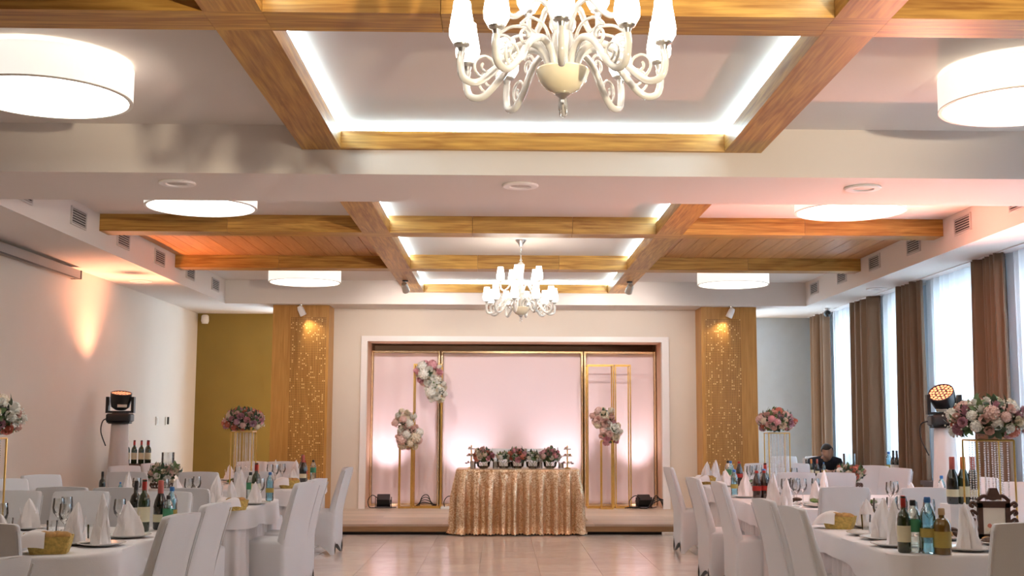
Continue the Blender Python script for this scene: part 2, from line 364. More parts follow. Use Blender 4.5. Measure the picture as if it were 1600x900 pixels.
# right wall: piers, breast wall and lintel round the windows
piers = [(-3.2, 7.1), (8.9, 9.9), (12.0, 12.95), (14.45, 15.35), (16.25, 17.7), (18.75, 20.2)]
mb = MB().box(XR, 5.9, YB0, 20.2, 0, .72).box(XR, 5.9, YB0, 20.2, 3.1, ZC)
for a, b in piers: mb.box(XR, 5.9, a, b, .72, 3.1)
wr = struct('wall_right', mb, GREY_WALL, label='window wall on the right')
frame_w = plain('white_window_frame', (.8, .8, .78), .4)
for k in range(len(piers)-1):
    a, b = piers[k][1], piers[k+1][0]
    mb = MB()
    for y0, y1, z0, z1 in ((a, a+.07, .72, 3.1), (b-.07, b, .72, 3.1), ((a+b)/2-.04, (a+b)/2+.04, .72, 3.1), (a, b, .72, .80), (a, b, 3.02, 3.1), (a, b, 2.35, 2.41)):
        mb.box(5.68, 5.75, y0, y1, z0, z1)
    wn = struct('window_%d' % (k+1), mb, frame_w, label='white framed window behind the sheer curtain')
    for q in (0, 1):
        y0 = a+.07 if q == 0 else (a+b)/2+.04; y1 = (a+b)/2-.04 if q == 0 else b-.07
        for z0, z1 in ((.80, 2.35), (2.41, 3.02)):
            obm('pane', MB().box(5.71, 5.716, y0, y1, z0, z1), CLEARG, wn, smooth=False)
    if k >= 1:
        obm('sill', MB().box(5.08, 5.68, a+.03, b-.03, .735, .785), DARKW, wn, smooth=False)
        obm('sill_panel', MB().box(5.12, 5.18, a+.03, b-.03, .02, .735), DARKW, wn, smooth=False)
# ceiling with its dropped edges
ceil = struct('ceiling', MB().box(-5.3, 5.9, YB0-.3, 20.3, ZC, ZC+.2), CEIL, label='off-white coffered ceiling')
struct('soffit_left', MB().box(-5.0, FXL, YB0, 20.0, ZS, ZC), CEIL, ceil)
struct('soffit_right', MB().box(FXR, 5.9, YB0, 20.2, ZS, ZC), CEIL, ceil)
struct('soffit_stage', MB().box(FXL, FXR, YS, 20.3, ZS, ZC), CEIL, ceil)
struct('downstand', MB().box(FXL, FXR, Y0, Y1, ZS, ZC), CEIL, ceil)
# oak beams: each length is a trim of its own
BL0, BL1, BR0, BR1 = -1.45, -1.165, 1.63, 1.906
tn = [1]
def beam(x0, x1, y0, y1, z0, z1, m, label):
    tn[0] += 1; return struct('trim_%d' % tn[0], MB().box(x0, x1, y0, y1, z0, z1), m, label=label)
YN = (5.60, 5.88); YA = (12.30, 12.58); YBm = (15.19, 15.47); YM = (2.7, 2.98)
zled = 3.56
for x0, x1, side in ((BL0, BL1, 'left'), (BR0, BR1, 'right')):
    for y0, y1, where in ((YB0, YM[0], 'behind the camera'), (YM[1], YN[0], 'above the near chandelier'), (YN[1], Y0, 'in the near ceiling bay'), (Y1, YA[0], 'just past the dropped band'), (YA[1], YBm[0], 'beside the far chandelier'), (YBm[1], YS, 'nearest the stage')):
        if side == 'left': beam(x0, x1-.045, y0, y1, ZB, ZC, WY, 'oak ceiling beam running lengthwise, %s, %s' % (side, where)); beam(x1-.045, x1, y0, y1, ZB, zled, WY, 'oak light-cove board on the %s beam, %s' % (side, where))
        else: beam(x0+.045, x1, y0, y1, ZB, ZC, WY, 'oak ceiling beam running lengthwise, %s, %s' % (side, where)); beam(x0, x0+.045, y0, y1, ZB, zled, WY, 'oak light-cove board on the %s beam, %s' % (side, where))
for (y0, y1), where in ((YM, 'behind the camera'), (YN, 'nearest the camera'), (YA, 'first past the dropped band'), (YBm, 'second past the dropped band')):
    cuts = [FXL, -2.85, BL0, BL1, -.3, .75, BR0, BR1, 3.2, FXR]
    for k in range(len(cuts)-1):
        if k in (2, 6): beam(cuts[k], cuts[k+1], y0, y1, ZB, ZC, WX, 'oak beam crossing block, %s' % where)
        else: beam(cuts[k]+.0015, cuts[k+1]-.0015, y0, y1, ZB, ZC, WX, 'oak ceiling board running crosswise, %s' % where)
beam(BL1, BR0, Y0-.045, Y0, ZB, zled, WX, 'oak cove board along the dropped band')
beam(BL1, BR0, YS-.045, YS, ZB, zled, WX, 'oak cove board along the stage soffit')
# led strips in the coves
n = 0
for y0, y1, far, where in ((YN[1], Y0, True, 'near ceiling bay'), (Y1, YA[0], False, 'bay past the dropped band'), (YA[1], YBm[0], False, 'bay of the far chandelier'), (YBm[1], YS, True, 'bay nearest the stage'), (YM[1], YN[0], False, 'bay of the near chandelier')):
    for x0, x1, side in ((BL1-.034, BL1-.012, 'left'), (BR0+.012, BR0+.034, 'right')):
        o = obm('led_strip', MB().box(x0, x1, y0+.02, y1-.02, zled+.012, zled+.030), LEDM, smooth=False); tag(o, 'cool white light strip along the %s cove, %s' % (side, where), 'light strip', 'cove light strips')
    if far:
        yf = y1-.034; o = obm('led_strip', MB().box(BL1, BR0, yf, yf+.022, zled+.012, zled+.030), LEDM, smooth=False); tag(o, 'cool white light strip along the far cove, %s' % where, 'light strip', 'cove light strips')
# boarded wings
k = 0
for a, b in ((FXL+.005, BL0-.005), (BR1+.005, FXR-.005)):
    nP = 14; wd = (b-a)/nP
    for i in range(nP):
        ob('plank', MB().box(-wd/2+.003, wd/2-.003, YA[1]-13.885+.003, YBm[0]-13.885-.003, 0, .018).mesh('plank', PLANKW, False), ceil, (a+wd*(i+.5), 13.885, ZC-.02))
# vents in the fascias
vf = MB().box(-.006, .006, -.205, .205, -.085, .085)
def vent_meshes():
    fr = MB()
    for y0, y1, z0, z1 in ((-.215, -.195, -.09, .09), (.195, .215, -.09, .09), (-.195, .195, -.09, -.074), (-.195, .195, .074, .09)): fr.box(-.012, .004, y0, y1, z0, z1)
    bk = MB().box(-.002, .002, -.195, .195, -.074, .074)
    sl = MB().box(-.010, .0, -.195, .195, -.005, .005)
    return fr.mesh('vent_frame', plain('vent_frame_paint', (.62, .57, .54), .5), False), bk.mesh('vent_back', BLACKM, False), sl.mesh('slat', plain('vent_slat_metal', (.48, .44, .42), .5), False)
vfr, vbk, vsl = vent_meshes()
for side, X, sgn, ys, zz in (('left', FXL, -1, (10.3, 11.68, 13.08, 14.49, 15.94, 17.35), 3.455), ('right', FXR, 1, (10.44, 11.76, 13.2, 14.61, 16.04, 17.47), 3.465)):
    for i, y in enumerate(ys):
        t = thing('air_vent', 'slatted air vent in the %s ceiling fascia' % side, 'air vent', (X-sgn*.004, y, zz), 0 if sgn > 0 else pi, 'air vents in the %s fascia' % side)
        ob('frame', vfr, t); ob('backing', vbk, t)
        for q in range(6): ob('slat', vsl, t, (0, 0, -.062+q*.0248))
# recessed downlights and speakers in dropped bands
dl_r = MB().lathe([(.075, 0), (.135, 0), (.14, -.008), (.13, -.016), (.085, -.016), (.075, -.006)], 32, cap0=False, cap1=False).mesh('ring', TRIM)
dl_c = MB().lathe([(.001, -.004), (.05, -.008), (.085, -.003)], 24, cap1=False).mesh('cover', plain('downlight_cover', (.62, .56, .52), .5))
for x, y, w_ in ((-2.44, 8.87, 'left'), (.144, 8.87, 'middle'), (2.76, 8.87, 'right')):
    t = thing('recessed_ceiling_speaker', 'round recessed ceiling fitting, %s of three in the dropped band' % w_, 'ceiling fitting', (x, y, ZS)); ob('ring', dl_r, t); ob('cover', dl_c, t)
for x, y, lab in ((-4.6, 15.2, 'round recessed ceiling fitting in the left soffit'), (5.0, 15.6, 'round recessed ceiling fitting in the right soffit')):
    t = thing('recessed_ceiling_speaker', lab, 'ceiling fitting', (x, y, ZS)); ob('ring', dl_r, t); ob('cover', dl_c, t)
# oak pillars with a pierced pattern
for side, x0, x1, px0, px1 in (('left', -3.478, -2.622, -3.20, -2.665), ('right', 3.09, 3.945, 3.145, 3.70)):
    t = thing('pierced_oak_pillar', 'tall oak pillar with lace-like pierced panel, %s of the stage' % side, 'pillar', ((x0+x1)/2, 18.2, 0))
    c = (x0+x1)/2
    obm('pillar_body', MB().box(x0-c, x1-c, 0, .60, 0, ZS-.001), WZ, t, smooth=False)
    obm('pierced_panel', MB().box(px0-c, px1-c, -.006, .0, .12, 3.06), PERF, t, smooth=False)
# stage
SX0, SX1, SYF = -2.75, 3.2, 15.88
st = struct('floor_stage', MB().box(SX0, SX1, SYF+.10, 20.0, 0, .10), BLACKM, label='low stage platform')
nb = 14; bw = (19.98-SYF)/nb
for i in range(nb):
    off = [0, .9, .45][i % 3]; x = SX0 - off
    while x < SX1:
        a, b = max(x, SX0), min(x+2.0, SX1)
        if b-a > .05: obm('plank', MB().box(a+.001, b-.001, SYF+i*bw+.001, SYF+(i+1)*bw-.001, .112, .138), STAGEW, st, smooth=False)
        x += 2.0
obm('riser_board', MB().box(SX0, SX1, SYF+.004, SYF+.03, .042, .112), STAGEF, st, smooth=False)
obm('plinth', MB().box(SX0, SX1, SYF+.07, SYF+.09, 0, .06), BLACKM, st, smooth=False)
# curtains
def curtain(y0, y1, x, z0, z1, mat, folds, amp, name, label, cat, group, flare=.0, seed=0):
    rs = random.Random(seed); ph = [rs.uniform(0, 6.28) for _ in range(4)]; nu = folds*8; yc = (y0+y1)/2; hw = (y1-y0)/2
    def fn(u, v):
        z = z1+(z0-z1)*v; f = 2*pi*folds*u
        a = amp*(sin(f+.5*sin(f*.37+ph[0]))*(.75+.35*sin(2*pi*u*1.7+ph[1])) + .25*sin(f*.5+ph[2]+v))*(.8+.35*v)
        return (a, (2*u-1)*hw*(1+flare*v)+.012*sin(f*.31+3*v+ph[3]), z)
    o = obm(name, MB().sheet(fn, nu, 14), mat, None, (x, yc, 0), ang=180); tag(o, label, cat, group)
    if mat is BROWN:
        md = o.modifiers.new('thickness', 'SOLIDIFY'); md.thickness = .004
    return o
for (a, b), sd, lab in (((18.82, 19.72), 3, 'brown curtain in the far corner, beside the grey wall'), ((16.33, 17.62), 4, 'wide brown curtain between the two farthest sheers'), ((14.52, 15.30), 5, 'brown curtain standing left of the right moving-head light'), ((12.12, 12.90), 6, 'brown curtain behind the tall bouquet at the near right table'), ((9.0, 9.8), 7, 'brown curtain nearest the camera at the right edge')):
    curtain(a, b, 5.22, .02, 3.24, BROWN, 6, .085, 'drape', lab, 'curtain', 'brown drapes along the window wall', .04, sd)
for (a, b), sd, lab in (((17.5, 18.95), 13, 'white sheer curtain nearest the far corner'), ((15.2, 16.45), 14, 'white sheer curtain behind the wine bottles on the sill'), ((12.8, 14.65), 15, 'wide white sheer curtain behind the right moving-head light'), ((9.7, 12.25), 16, 'white sheer curtain at the right edge of the photo'), ((6.9, 9.1), 17, 'white sheer curtain beyond the right edge')):
    curtain(a, b, 5.32, .80, 3.24, SHEER, max(6, int((b-a)*7)), .032, 'sheer_curtain', lab, 'curtain', 'sheer curtains along the window wall', 0, sd)
o = obm('curtain_track', MB().box(5.18, 5.36, 1.0, 19.9, 3.238, 3.249), TRIM, smooth=False); tag(o, 'long white curtain track under the right soffit', 'curtain track')
# projector screen case on the left wall
t = thing('projector_screen_case', 'slim grey projection screen case high on the left wall', 'screen case', (-4.94, 12.3, 3.16))
obm('case', MB().box(-.055, .055, -1.7, 1.55, -.045, .045), plain('grey_case', (.30, .27, .25), .4), t, smooth=False)
obm('end_cap', MB().box(-.06, .06, 1.55, 1.58, -.05, .05), BLACK, t, smooth=False); obm('end_cap', MB().box(-.06, .06, -1.73, -1.7, -.05, .05), BLACK, t, smooth=False)
obm('roller_slot', MB().box(.02, .05, -1.65, 1.5, -.056, -.045), BLACK, t, smooth=False)
# wall switches and a camera
sw = plain('switch_plate', (.72, .66, .58), .4)
for y, lab, dark in ((17.55, 'square wall switch on the left wall, nearer the drinks crate', False), (18.05, 'wall intercom handset on the left wall, near the corner', True)):
    t = thing('wall_switch', lab, 'wall switch', (XL+.001, y, 1.48))
    obm('plate', MB().box(0, .012, -.06, .06, -.06, .06), sw, t, smooth=False)
    obm('rocker', MB().box(.012, .03, .01, .05, -.05, .06) if dark else MB().box(.012, .018, -.035, .035, -.04, .04), BLACK if dark else sw, t, smooth=False)
t = thing('security_camera', 'small black dome security camera under the right soffit', 'security camera', (5.08, 18.3, ZS))
obm('bracket', MB().lathe([(.05, 0), (.05, -.015), (.02, -.03), (.02, -.05)], 16), TRIM, t)
obm('housing', MB().ball((0, 0, 0), .06, 14, 10, (1, 1.3, .9)), BLACK, t, (0, 0, -.085))
obm('lens', MB().lathe([(.022, 0), (.024, .02), (.015, .022)], 14), BLACK, t, (0, -.075, -.09), (pi/2, 0, 0))
t = thing('wall_detector', 'white detector box in the left corner under the soffit', 'detector', (-4.86, 19.62, 3.14))
obm('body', MB().lathe([(.001, -.07), (.05, -.065), (.065, -.02), (.06, .06), (.04, .08), (.001, .082)], 14), TRIM, t)

# ================================================================== LIGHT FITTINGS
# drum lamps
dl = MB(); R_, H_ = .49, .205
dl.loft([[(r*cos(a)*(1+.007*(j % 2)), r*sin(a)*(1+.007*(j % 2)), z) for j, a in ((j, 2*pi*j/180) for j in range(180))] for r, z in ((R_, H_), (R_, 0), (R_-.008, 0), (R_-.008, H_))], False, False)
drum_side = dl.mesh('drum_shade', SHADE_SIDE, True, 180)
drum_dif = MB().lathe([(.001, .012), (.44, .012), (.478, .016), (.478, .022), (.44, .02), (.001, .02)], 64).mesh('diffuser', DIFFUSER)
drum_rim = MB().lathe([(R_-.02, -.001), (R_+.004, -.001), (R_+.004, .005), (R_-.02, .005), (R_-.02, -.001)], 96, cap0=False, cap1=False).mesh('rim', plain('white_rim', (.85, .83, .78), .5))
drum_blocker = MB().lathe([(.001, .05), (.445, .03), (.445, .034), (.001, .054)], 48).mesh('added_glow_blocker', TRIM)  # added unseen disc, holds back the diffuser's upward glow on the ceiling
drum_pan = MB().lathe([(.12, 0), (.12, .04), (.001, .04)], 32).mesh('ceiling_rose', TRIM)
for x, y, lab in ((-2.72, 7.0, 'large round drum lamp at the left edge of the near bay'), (3.18, 7.0, 'large round drum lamp at the right edge of the near bay'),
                  (-2.70, 10.62, 'round drum lamp left of centre, just past the dropped band'), (3.18, 10.62, 'round drum lamp right of centre, just past the dropped band'),
                  (-2.70, 16.35, 'smallest-looking drum lamp on the left, nearest the stage'), (3.23, 16.35, 'smallest-looking drum lamp on the right, nearest the stage')
                  ):
    t = thing('drum_ceiling_lamp', lab, 'ceiling lamp', (x, y, 3.375), 0, 'drum ceiling lamps')
    ob('drum_shade', drum_side, t); ob('diffuser', drum_dif, t); ob('rim', drum_rim, t); ob('ceiling_rose', drum_pan, t, (0, 0, .195)); ob('added_glow_blocker', drum_blocker, t)
# chandeliers
def spl(pts, n=6):
    P = [Vector(p) for p in pts]; P = [P[0]]+P+[P[-1]]; o = []
    for i in range(1, len(P)-2):
        for k in range(n):
            t = k/n; a, b, c, d = P[i-1:i+3]
            o.append(.5*((2*b)+(c-a)*t+(2*a-5*b+4*c-d)*t*t+(3*b-a-3*c+d)*t**3))
    o.append(P[-2]); return o
def shade_mb():
    return MB().lathe([(.012, 0), (.034, .006), (.047, .030), (.049, .055), (.043, .095), (.036, .135), (.033, .165), (.030, .165), (.033, .13), (.001, .12)], 18, cap0=True, cap1=False)
CUP = MB().lathe([(.010, -.045), (.011, -.03), (.016, -.012), (.030, -.004), (.032, .002), (.012, .004)], 14).mesh('cup', BRUSHED)
SHADEME = shade_mb().mesh('glass_shade', BULB)
lower = spl([(.045, 0, 2.80), (.075, 0, 2.875), (.13, 0, 2.905), (.20, 0, 2.875), (.27, 0, 2.79), (.335, 0, 2.735), (.39, 0, 2.745), (.405, 0, 2.80), (.40, 0, 2.845)])
upper = spl([(.03, 0, 2.98), (.06, 0, 3.06), (.11, 0, 3.085), (.16, 0, 3.03), (.20, 0, 3.005), (.235, 0, 3.03), (.24, 0, 3.085)])
def scroll(c, r0, turns, a0):
    o = []
    for i in range(26):
        t = i/25; r = r0*(1-.72*t); a = a0+turns*2*pi*t; o.append((c[0]+r*cos(a), 0, c[1]+r*sin(a)))
    return o
ARM_L = MB().tube(lower, .0148, 10).mesh('arm', ARMG); ARM_U = MB().tube(upper, .012, 8).mesh('arm', ARMG)
SC_L = MB().tube(spl([(.05, 0, 2.84), (.11, 0, 2.95), (.20, 0, 2.965), (.265, 0, 2.92)])[:-1]+[Vector(p) for p in scroll((.235, 2.885), .045, 1.4, .85)], .0065, 6).mesh('scroll', ARMG)
SC_L2 = MB().tube([Vector(p) for p in scroll((.305, 2.80), .05, 1.3, -1.2)], .006, 6).mesh('scroll', ARMG)
def chandelier(x, y, lab, rot):
    t = thing('chandelier', lab, 'chandelier', (x, y, 0), rot, 'white glass chandeliers')
    obm('bowl', MB().lathe([(.001, 2.715), (.03, 2.718), (.065, 2.735), (.092, 2.768), (.104, 2.805), (.100, 2.812), (.06, 2.812), (.001, 2.81)], 32), OPAL, t)
    f = obm('finial', MB().lathe([(.001, 2.672), (.008, 2.680), (.006, 2.692), (.014, 2.70), (.03, 2.712), (.028, 2.718), (.001, 2.719)], 16), BRUSHED, t)
    obm('glass_drop', MB().tube([(.012, 0, 2.70), (.013, 0, 2.66), (.012, 0, 2.635)], [.006, .007, .002], 8), CLEARG, f); obm('glass_drop', MB().tube([(-.008, .004, 2.70), (-.009, .004, 2.655), (-.008, .004, 2.625)], [.006, .007, .002], 8), CLEARG, f)
    obm('column', MB().lathe([(.060, 2.80), (.052, 2.90), (.040, 2.96), (.052, 2.98), (.054, 3.00), (.038, 3.03), (.026, 3.10), (.030, 3.20), (.044, 3.28), (.048, 3.315), (.028, 3.335), (.012, 3.35)], 20), ARMG, t)
    obm('stem', MB().lathe([(.012, 3.345), (.016, 3.37), (.008, 3.39), (.007, 3.50), (.010, 3.52), (.007, 3.545)], 12), CHROME, t)
    obm('canopy', MB().lathe([(.012, 3.53), (.022, 3.54), (.030, 3.56), (.060, 3.595), (.066, 3.61), (.001, 3.61)], 24), CHROME, t)
    for k in range(10):
        a = 2*pi*k/10; A = ob('arm', ARM_L, t, (0, 0, 0), (0, 0, a))
        ob('cup', CUP, A, (.40, 0, 2.875)); ob('glass_shade', SHADEME, A, (.40, 0, 2.876)); ob('scroll', SC_L, A, (0, 0, 0)); ob('scroll', SC_L2, A)
    for k in range(5):
        a = 2*pi*(k+.5)/5; A = ob('arm', ARM_U, t, (0, 0, 0), (0, 0, a))
        ob('cup', CUP, A, (.24, 0, 3.115)); ob('glass_shade', SHADEME, A, (.24, 0, 3.116))
chandelier(.235, 4.47, 'white glass chandelier nearest the camera, cut off at the top', .25)
chandelier(.235, 13.9, 'white glass chandelier hanging before the stage', .12)
# track-type spot lamps
def spot_lamp(loc, aim, lab, dark, power, size, col):
    t = thing('spot_lamp', lab, 'spotlight', loc)
    obm('base', MB().lathe([(.04, 0), (.04, -.018), (.012, -.022)], 16), CHROME if not dark else BLACK, t)
    obm('bracket', MB().tube([(0, 0, -.018), (0, 0, -.07)], .012, 8), CHROME, t)
    d = (Vector(aim)-Vector(loc)).normalized(); q = d.to_track_quat('Z', 'Y').to_euler()
    h = obm('lamp_head', MB().lathe([(.001, -.075), (.035, -.07), (.047, -.03), (.052, .08), (.046, .085), (.04, .07), (.001, .065)], 20), plain('lamp_head_metal', (.55, .52, .47), .35, .6) if dark else TRIM, t, (0, 0, -.095), q)
    obm('bulb', MB().lathe([(.001, .070), (.038, .072), (.038, .074), (.001, .074)], 16), emit('spot_bulb', (1, .9, .75), 3), h)
    p = Vector(loc)+Vector((0, 0, -.095))+d*.10
    area_spot('spot_light', None, p, aim, power, col, size, .7, .04)
spot_lamp((-3.03, 18.08, ZS), (-2.74, 18.2, 2.6), 'white spot lamp above the left oak pillar', False, P_PANEL_SPOT, 80, (1, .82, .55))
spot_lamp((3.53, 18.08, ZS), (3.24, 18.2, 2.6), 'white spot lamp above the right oak pillar', False, P_PANEL_SPOT, 80, (1, .82, .55))
spot_lamp((-1.33, 16.46, ZB), (-.9, 18.9, 1.6), 'metal spot lamp under the left beam facing the stage', True, P_BEAM_SPOT, 125, (1, .90, .84))
spot_lamp((1.80, 16.46, ZB), (1.37, 18.9, 1.6), 'metal spot lamp under the right beam facing the stage', True, P_BEAM_SPOT, 125, (1, .90, .84))
# ================================================================== STAGE DRESSING
# backdrop panels with mirrored gold frames
YBK = 19.5
def backdrop(x0, x1, lab, z1=2.63, seed=1):
    c = (x0+x1)/2; t = thing('stage_backdrop_panel', lab, 'backdrop', (c, YBK, .138), 0, 'backdrop panels on the stage'); h = z1-.138; hw = (x1-x0)/2
    rs = random.Random(seed); p = [rs.uniform(0, 6) for _ in range(5)]
    def fn(u, v):
        f = .004*sin(23*u+p[0])*(1-v)+.006*sin(41*u+p[1]+2*v)*v*v+.010*sin(9*u+p[2]+v*2)
        return ((2*u-1)*(hw-.03), .02+f, .02+(h-.04)*(1-v))
    o = obm('fabric', MB().sheet(fn, 60, 30), PINK, t, ang=180); md = o.modifiers.new('thickness', 'SOLIDIFY'); md.thickness = .004; md.offset = 1
    for a, b, z0, zz in ((-hw, -hw+.028, 0, h), (hw-.028, hw, 0, h), (-hw+.028, hw-.028, h-.028, h), (-hw+.028, hw-.028, 0, .028)):
        obm('frame_bar', MB().box(a, b, -.03, .01, z0, zz), GOLDM, t, smooth=False)
        obm('frame_edge', MB().box(a+.008, b-.008, -.036, -.03, z0+.008, zz-.008), plain('pale_gold_edge', (.92, .76, .58), .25, .7) if 'pale_gold_edge' not in MATS else MATS['pale_gold_edge'], t, smooth=False)
backdrop(-2.10, -.985, 'pink draped backdrop panel in a gold frame, left of three', seed=1)
backdrop(-.965, 1.352, 'wide pink backdrop panel in a gold frame, middle of three', seed=2)
backdrop(1.372, 2.545, 'pink draped backdrop panel in a gold frame, right of three', seed=3)
# tall gold frame stands
def gold_frame(x0, x1, y0, y1, z1, lab):
    c = ((x0+x1)/2, (y0+y1)/2, .138); t = thing('gold_frame_stand', lab, 'flower stand', c, 0, 'gold frame stands on the stage'); hw, hd, h, r = (x1-x0)/2, (y1-y0)/2, z1-.138, .0095
    for sx in (-1, 1):
        for sy in (-1, 1): obm('post', MB().box(sx*hw-r, sx*hw+r, sy*hd-r, sy*hd+r, 0, h), GOLD, t, smooth=False)
    for z in (r, h-r):
        for sy in (-1, 1): obm('rail', MB().box(-hw+r, hw-r, sy*hd-r, sy*hd+r, z-r, z+r), GOLD, t, smooth=False)
        for sx in (-1, 1): obm('rail', MB().box(sx*hw-r, sx*hw+r, -hd+r, hd-r, z-r, z+r), GOLD, t, smooth=False)
    return t
gold_frame(-1.36, -.93, 18.86, 19.16, 2.39, 'tall gold frame stand left of the gold table')
gold_frame(-1.575, -1.385, 18.84, 19.02, 1.10, 'short gold frame stand under the lower left flowers')
gold_frame(1.385, 1.79, 18.86, 19.16, 2.39, 'tall gold frame stand right of the gold table')
gold_frame(1.825, 2.06, 18.86, 19.16, 2.39, 'tall narrow gold frame stand nearest the right backdrop edge')
gold_frame(1.585, 1.755, 18.68, 18.83, 1.20, 'short gold frame stand under the right flowers')
# ---------------------------------------------------------------- flowers
def rose_mb(open_=1.0):
    m = MB()
    for ring, (npet, r, tilt, ht, wd) in enumerate(((3, .12, .1, .55, .45), (5, .30, .35, .55, .55), (6, .5, .75, .5, .62), (7, .62, 1.15, .48, .66))):
        for k in range(npet):
            a = 2*pi*k/npet+ring*.5; tl = tilt*open_
            def fn(u, v):
                x = (u-.5)*wd*(.55+.9*v*(1.25-v)); y = r*.55+v*ht*sin(tl)+.10*v*v-.22*(x/wd)**2*2; z = -.25+v*ht*cos(tl)*1.5+.25*(1-ring/3)
                return (x*cos(a)-y*sin(a), x*sin(a)+y*cos(a), z)
            m.sheet(fn, 3, 3)
    m.ball((0, 0, -.05), .32, 7, 5)
    return m
def puff_mb():
    m = MB(); rs = random.Random(5)
    for i in range(46):
        z = 1-2*(i+.5)/46*.8; a = i*2.39996; r = math.sqrt(max(0, 1-z*z)); c = Vector((r*cos(a), r*sin(a), z))
        t = c.orthogonal().normalized(); b = c.cross(t); q = c*.72
        for k in range(4):
            an = pi/2*k+i; d = t*cos(an)+b*sin(an); e = t*cos(an+.8)+b*sin(an+.8); g = t*cos(an-.8)+b*sin(an-.8)
            m.add([q, q+e*.13+c*.05, q+d*.22+c*.08, q+g*.13+c*.05], [(0, 1, 2, 3)])
    m.ball((0, 0, 0), .68, 8, 6); return m
_rose = {}
def blossom_me(kind, col):
    k = (kind, col)
    if k not in _rose:
        _rose[k] = (puff_mb() if kind == 'puff' else rose_mb(1.0 if kind == 'rose' else .7)).mesh('blossom', FLW[col], True, 180)
    return _rose[k]
def leaf_mb():
    m = MB()
    for k, (a, tl, L) in enumerate(((0, .3, 1), (1.3, .6, .8), (-1.2, .6, .85), (2.6, .8, .7), (-2.5, .7, .75))):
        def fn(u, v):
            wv = .20*sin(pi*min(1, v*1.02))**.8; x = (u-.5)*2*wv; y = v*L*sin(tl+.4*v); z = v*L*cos(tl+.4*v)+abs(x)*.3
            return (x*cos(a)-y*sin(a), x*sin(a)+y*cos(a), z)
        m.sheet(fn, 2, 5)
    return m
LEAFS = [leaf_mb().mesh('leaf_spray', LEAF, True, 180), leaf_mb().mesh('leaf_spray', LEAFD, True, 180)]
def bouquet(t, center, R, n, pal, seed, size=.05, lo=-.35, leaves=14, filler=0, core=True, corem=None):
    rs = random.Random(seed); c = Vector(center); R = Vector(R)
    if core: obm('foliage_core', MB().ball((0, 0, 0), 1, 10, 7), corem or LEAFD, t, tuple(c)).scale = tuple(R*.62)
    def pt(i, N):
        z = 1-(1-lo)*(i+.5)/N; a = i*2.39996+seed; r = math.sqrt(max(0, 1-z*z)); return Vector((r*cos(a), r*sin(a), z))
    for i in range(n):
        d = pt(i, n); p = c+Vector((d.x*R.x, d.y*R.y, d.z*R.z))*rs.uniform(.80, .98); nn = Vector((d.x/R.x, d.y/R.y, d.z/R.z)).normalized()
        kind = rs.choice(['rose', 'rose', 'bud', 'puff']); col = rs.choice(pal)
        o = ob('blossom', blossom_me(kind, col), t, tuple(p)); o.rotation_euler = (nn+Vector((rs.uniform(-.3, .3), rs.uniform(-.3, .3), .15))).to_track_quat('Z', 'Y').to_euler()
        s = size*rs.uniform(.78, 1.25)*(1.1 if kind == 'puff' else 1); o.scale = (s, s, s)
    for i in range(leaves):
        d = pt(i*1.0+.37, leaves); p = c+Vector((d.x*R.x, d.y*R.y, d.z*R.z))*.72; nn = d
        o = ob('leaf_spray', LEAFS[i % 2], t, tuple(p)); o.rotation_euler = nn.to_track_quat('Z', 'Y').to_euler(); s = min(size, .05)*rs.uniform(1.5, 2.2); o.scale = (s, s, s)
    if filler:
        m = MB()
        for i in range(filler):
            d = pt(i, filler); p = Vector((d.x*R.x, d.y*R.y, d.z*R.z))*rs.uniform(.9, 1.12); m.ball(tuple(p), .006, 5, 4)
        o = obm('baby_breath', m, FLW['white'], t, tuple(c)); o['kind'] = 'stuff'
def flower_thing(name, lab, loc, group='flower arrangements'):
    return thing(name, lab, 'flowers', loc, 0, group)
for nm, loc, parts in (('pink and white flower cluster high on the left gold frame', (-1.06, 18.86, 2.12), (((-.07, -.02, .12), (.19, .10, .17), 20, ['white', 'cream', 'pink', 'blush', 'white'], 3, 7), ((.06, -.02, -.14), (.15, .09, .18), 16, ['white', 'white', 'cream'], 5, 9))),
        ('pink and white flower cluster on the short left gold stand', (-1.45, 18.9, 1.10), (((.03, -.02, .15), (.18, .12, .20), 22, ['white', 'cream', 'blush', 'blush', 'white'], 8, 8), ((-.05, -.02, .42), (.15, .09, .15), 12, ['blush', 'cream', 'white'], 9, 5))),
        ('pink and white flower cluster on the right gold stand', (1.67, 18.74, 1.20), (((.06, -.02, .12), (.15, .11, .17), 18, ['blush', 'pink', 'white', 'cream'], 12, 8), ((-.06, -.02, .34), (.17, .10, .16), 16, ['white', 'blush', 'cream', 'blush'], 14, 9)))):
    t = flower_thing('flower_cluster', nm, loc)
    for c_, R_f, n_, pal_, sd_, lv_ in parts: bouquet(t, c_, R_f, n_, pal_, sd_, .083, -.95, lv_, 0, True, FLW['cream'])
